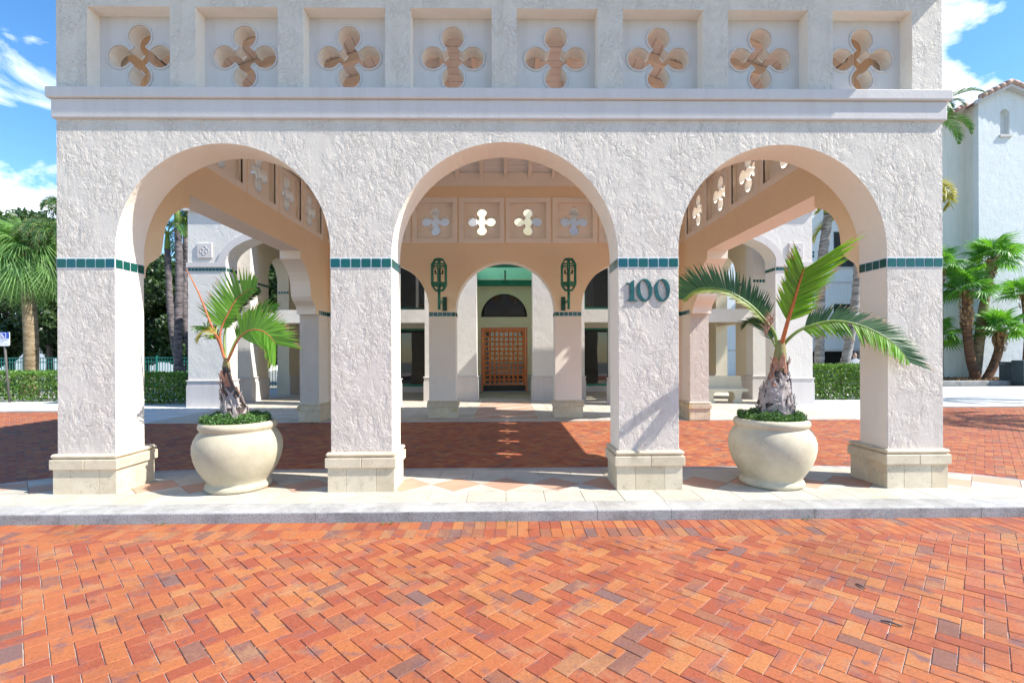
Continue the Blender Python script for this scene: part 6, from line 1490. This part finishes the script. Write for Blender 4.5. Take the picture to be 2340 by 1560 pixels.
# person sitting behind the right hedge
ps = empty('person', (17.05, 23.5, 0), 'person in a grey shirt seen above the right hedge by the dark opening', 'person')
me = bpy.data.meshes.new('body'); V_ = [(0, 0, 0.75), (0, 0, 1.0), (0, 0, 1.25), (0, 0, 1.36), (0, -0.01, 1.50), (0.20, 0, 1.27), (0.26, -0.08, 1.02), (0.10, -0.25, 0.95), (-0.20, 0, 1.27), (-0.26, -0.08, 1.02), (-0.10, -0.25, 0.95), (0.1, -0.4, 0.72), (-0.1, -0.4, 0.72), (0.1, -0.42, 0.28), (-0.1, -0.42, 0.28), (0.1, -0.55, 0.24), (-0.1, -0.55, 0.24)]
E_ = [(0, 1), (1, 2), (2, 3), (3, 4), (2, 5), (5, 6), (6, 7), (2, 8), (8, 9), (9, 10), (0, 11), (0, 12), (11, 13), (12, 14), (13, 15), (14, 16)]
me.from_pydata(V_, E_, []); me.materials.append(M['shirt']); bo = bpy.data.objects.new('body', me); link(bo, ps)
sk = bo.modifiers.new('skin', 'SKIN'); rad_ = [.15, .15, .16, .06, .10, .075, .055, .04, .075, .055, .04, .09, .09, .06, .06, .045, .045]
for i, r_ in enumerate(rad_): me.skin_vertices[0].data[i].radius = (r_, r_ * 0.85)
me.skin_vertices[0].data[0].use_root = True
ss = bo.modifiers.new('sub', 'SUBSURF'); ss.levels = 1; ss.render_levels = 2
mb = MB(); mb.lathe([(0.001, 1.36), (0.045, 1.375), (0.075, 1.42), (0.088, 1.48), (0.087, 1.54), (0.07, 1.60), (0.035, 1.635), (0.001, 1.645)], 0, -0.012, 14)
mb.tube([(0, -0.095, 1.51), (0, -0.118, 1.475), (0, -0.095, 1.465)], 0.011, n=5); mb.build('head', [M['skin']], ps)
mb = MB(); mb.lathe([(0.088, 1.52), (0.098, 1.54), (0.085, 1.605), (0.045, 1.65), (0.001, 1.66)], 0, 0.006, 14); mb.build('hair', [M['post']], ps)

# small litter along the kerb and on the bricks
rl = random.Random(4); mb = MB()
for (x, y, n_) in ((-1.15, 4.72, 7), (-3.3, 4.72, 5), (2.95, 4.73, 6), (0.05, 4.73, 3), (-4.1, 4.72, 4)):
    for k in range(n_):
        cx, cy = x + rl.uniform(-0.06, 0.06), y + rl.uniform(-0.03, 0.02); a = rl.uniform(0, 6.28); s_ = rl.uniform(0.008, 0.018)
        mb.add([(cx - s_ * math.cos(a), cy - s_ * math.sin(a), 0.004), (cx + s_ * 0.5 * math.sin(a), cy - s_ * 0.5 * math.cos(a), 0.012), (cx + s_ * math.cos(a), cy + s_ * math.sin(a), 0.008 + rl.uniform(0, 0.015)), (cx - s_ * 0.5 * math.sin(a), cy + s_ * 0.5 * math.cos(a), 0.014)], [(0, 1, 2, 3)], 0, rl.random())
o = mb.build('leaf_litter', [M['leaf_cover']], fix=False); tag(o, 'small dry leaves and weeds gathered along the kerb', 'leaf litter', kind='stuff')
def twig(pts, label):
    mb = MB(); mb.tube(pts, [0.004, 0.006, 0.006, 0.003], n=5); o = mb.build('fallen_twig', [M['post']]); tag(o, label, 'twig', 'twigs on the brick road')
twig([(2.28, 2.93, 0.006), (2.32, 2.90, 0.012), (2.345, 2.87, 0.010), (2.37, 2.87, 0.006)], 'short dark twig lying on the bricks at the lower right')
twig([(2.47, 3.40, 0.006), (2.475, 3.37, 0.012), (2.48, 3.345, 0.012), (2.49, 3.33, 0.006)], 'small curled dark pod on the bricks, above the twig at the lower right')
twig([(1.74, 4.02, 0.006), (1.78, 4.01, 0.010), (1.81, 4.01, 0.010), (1.84, 4.00, 0.006)], 'thin dark twig on the bricks below the right kerb')
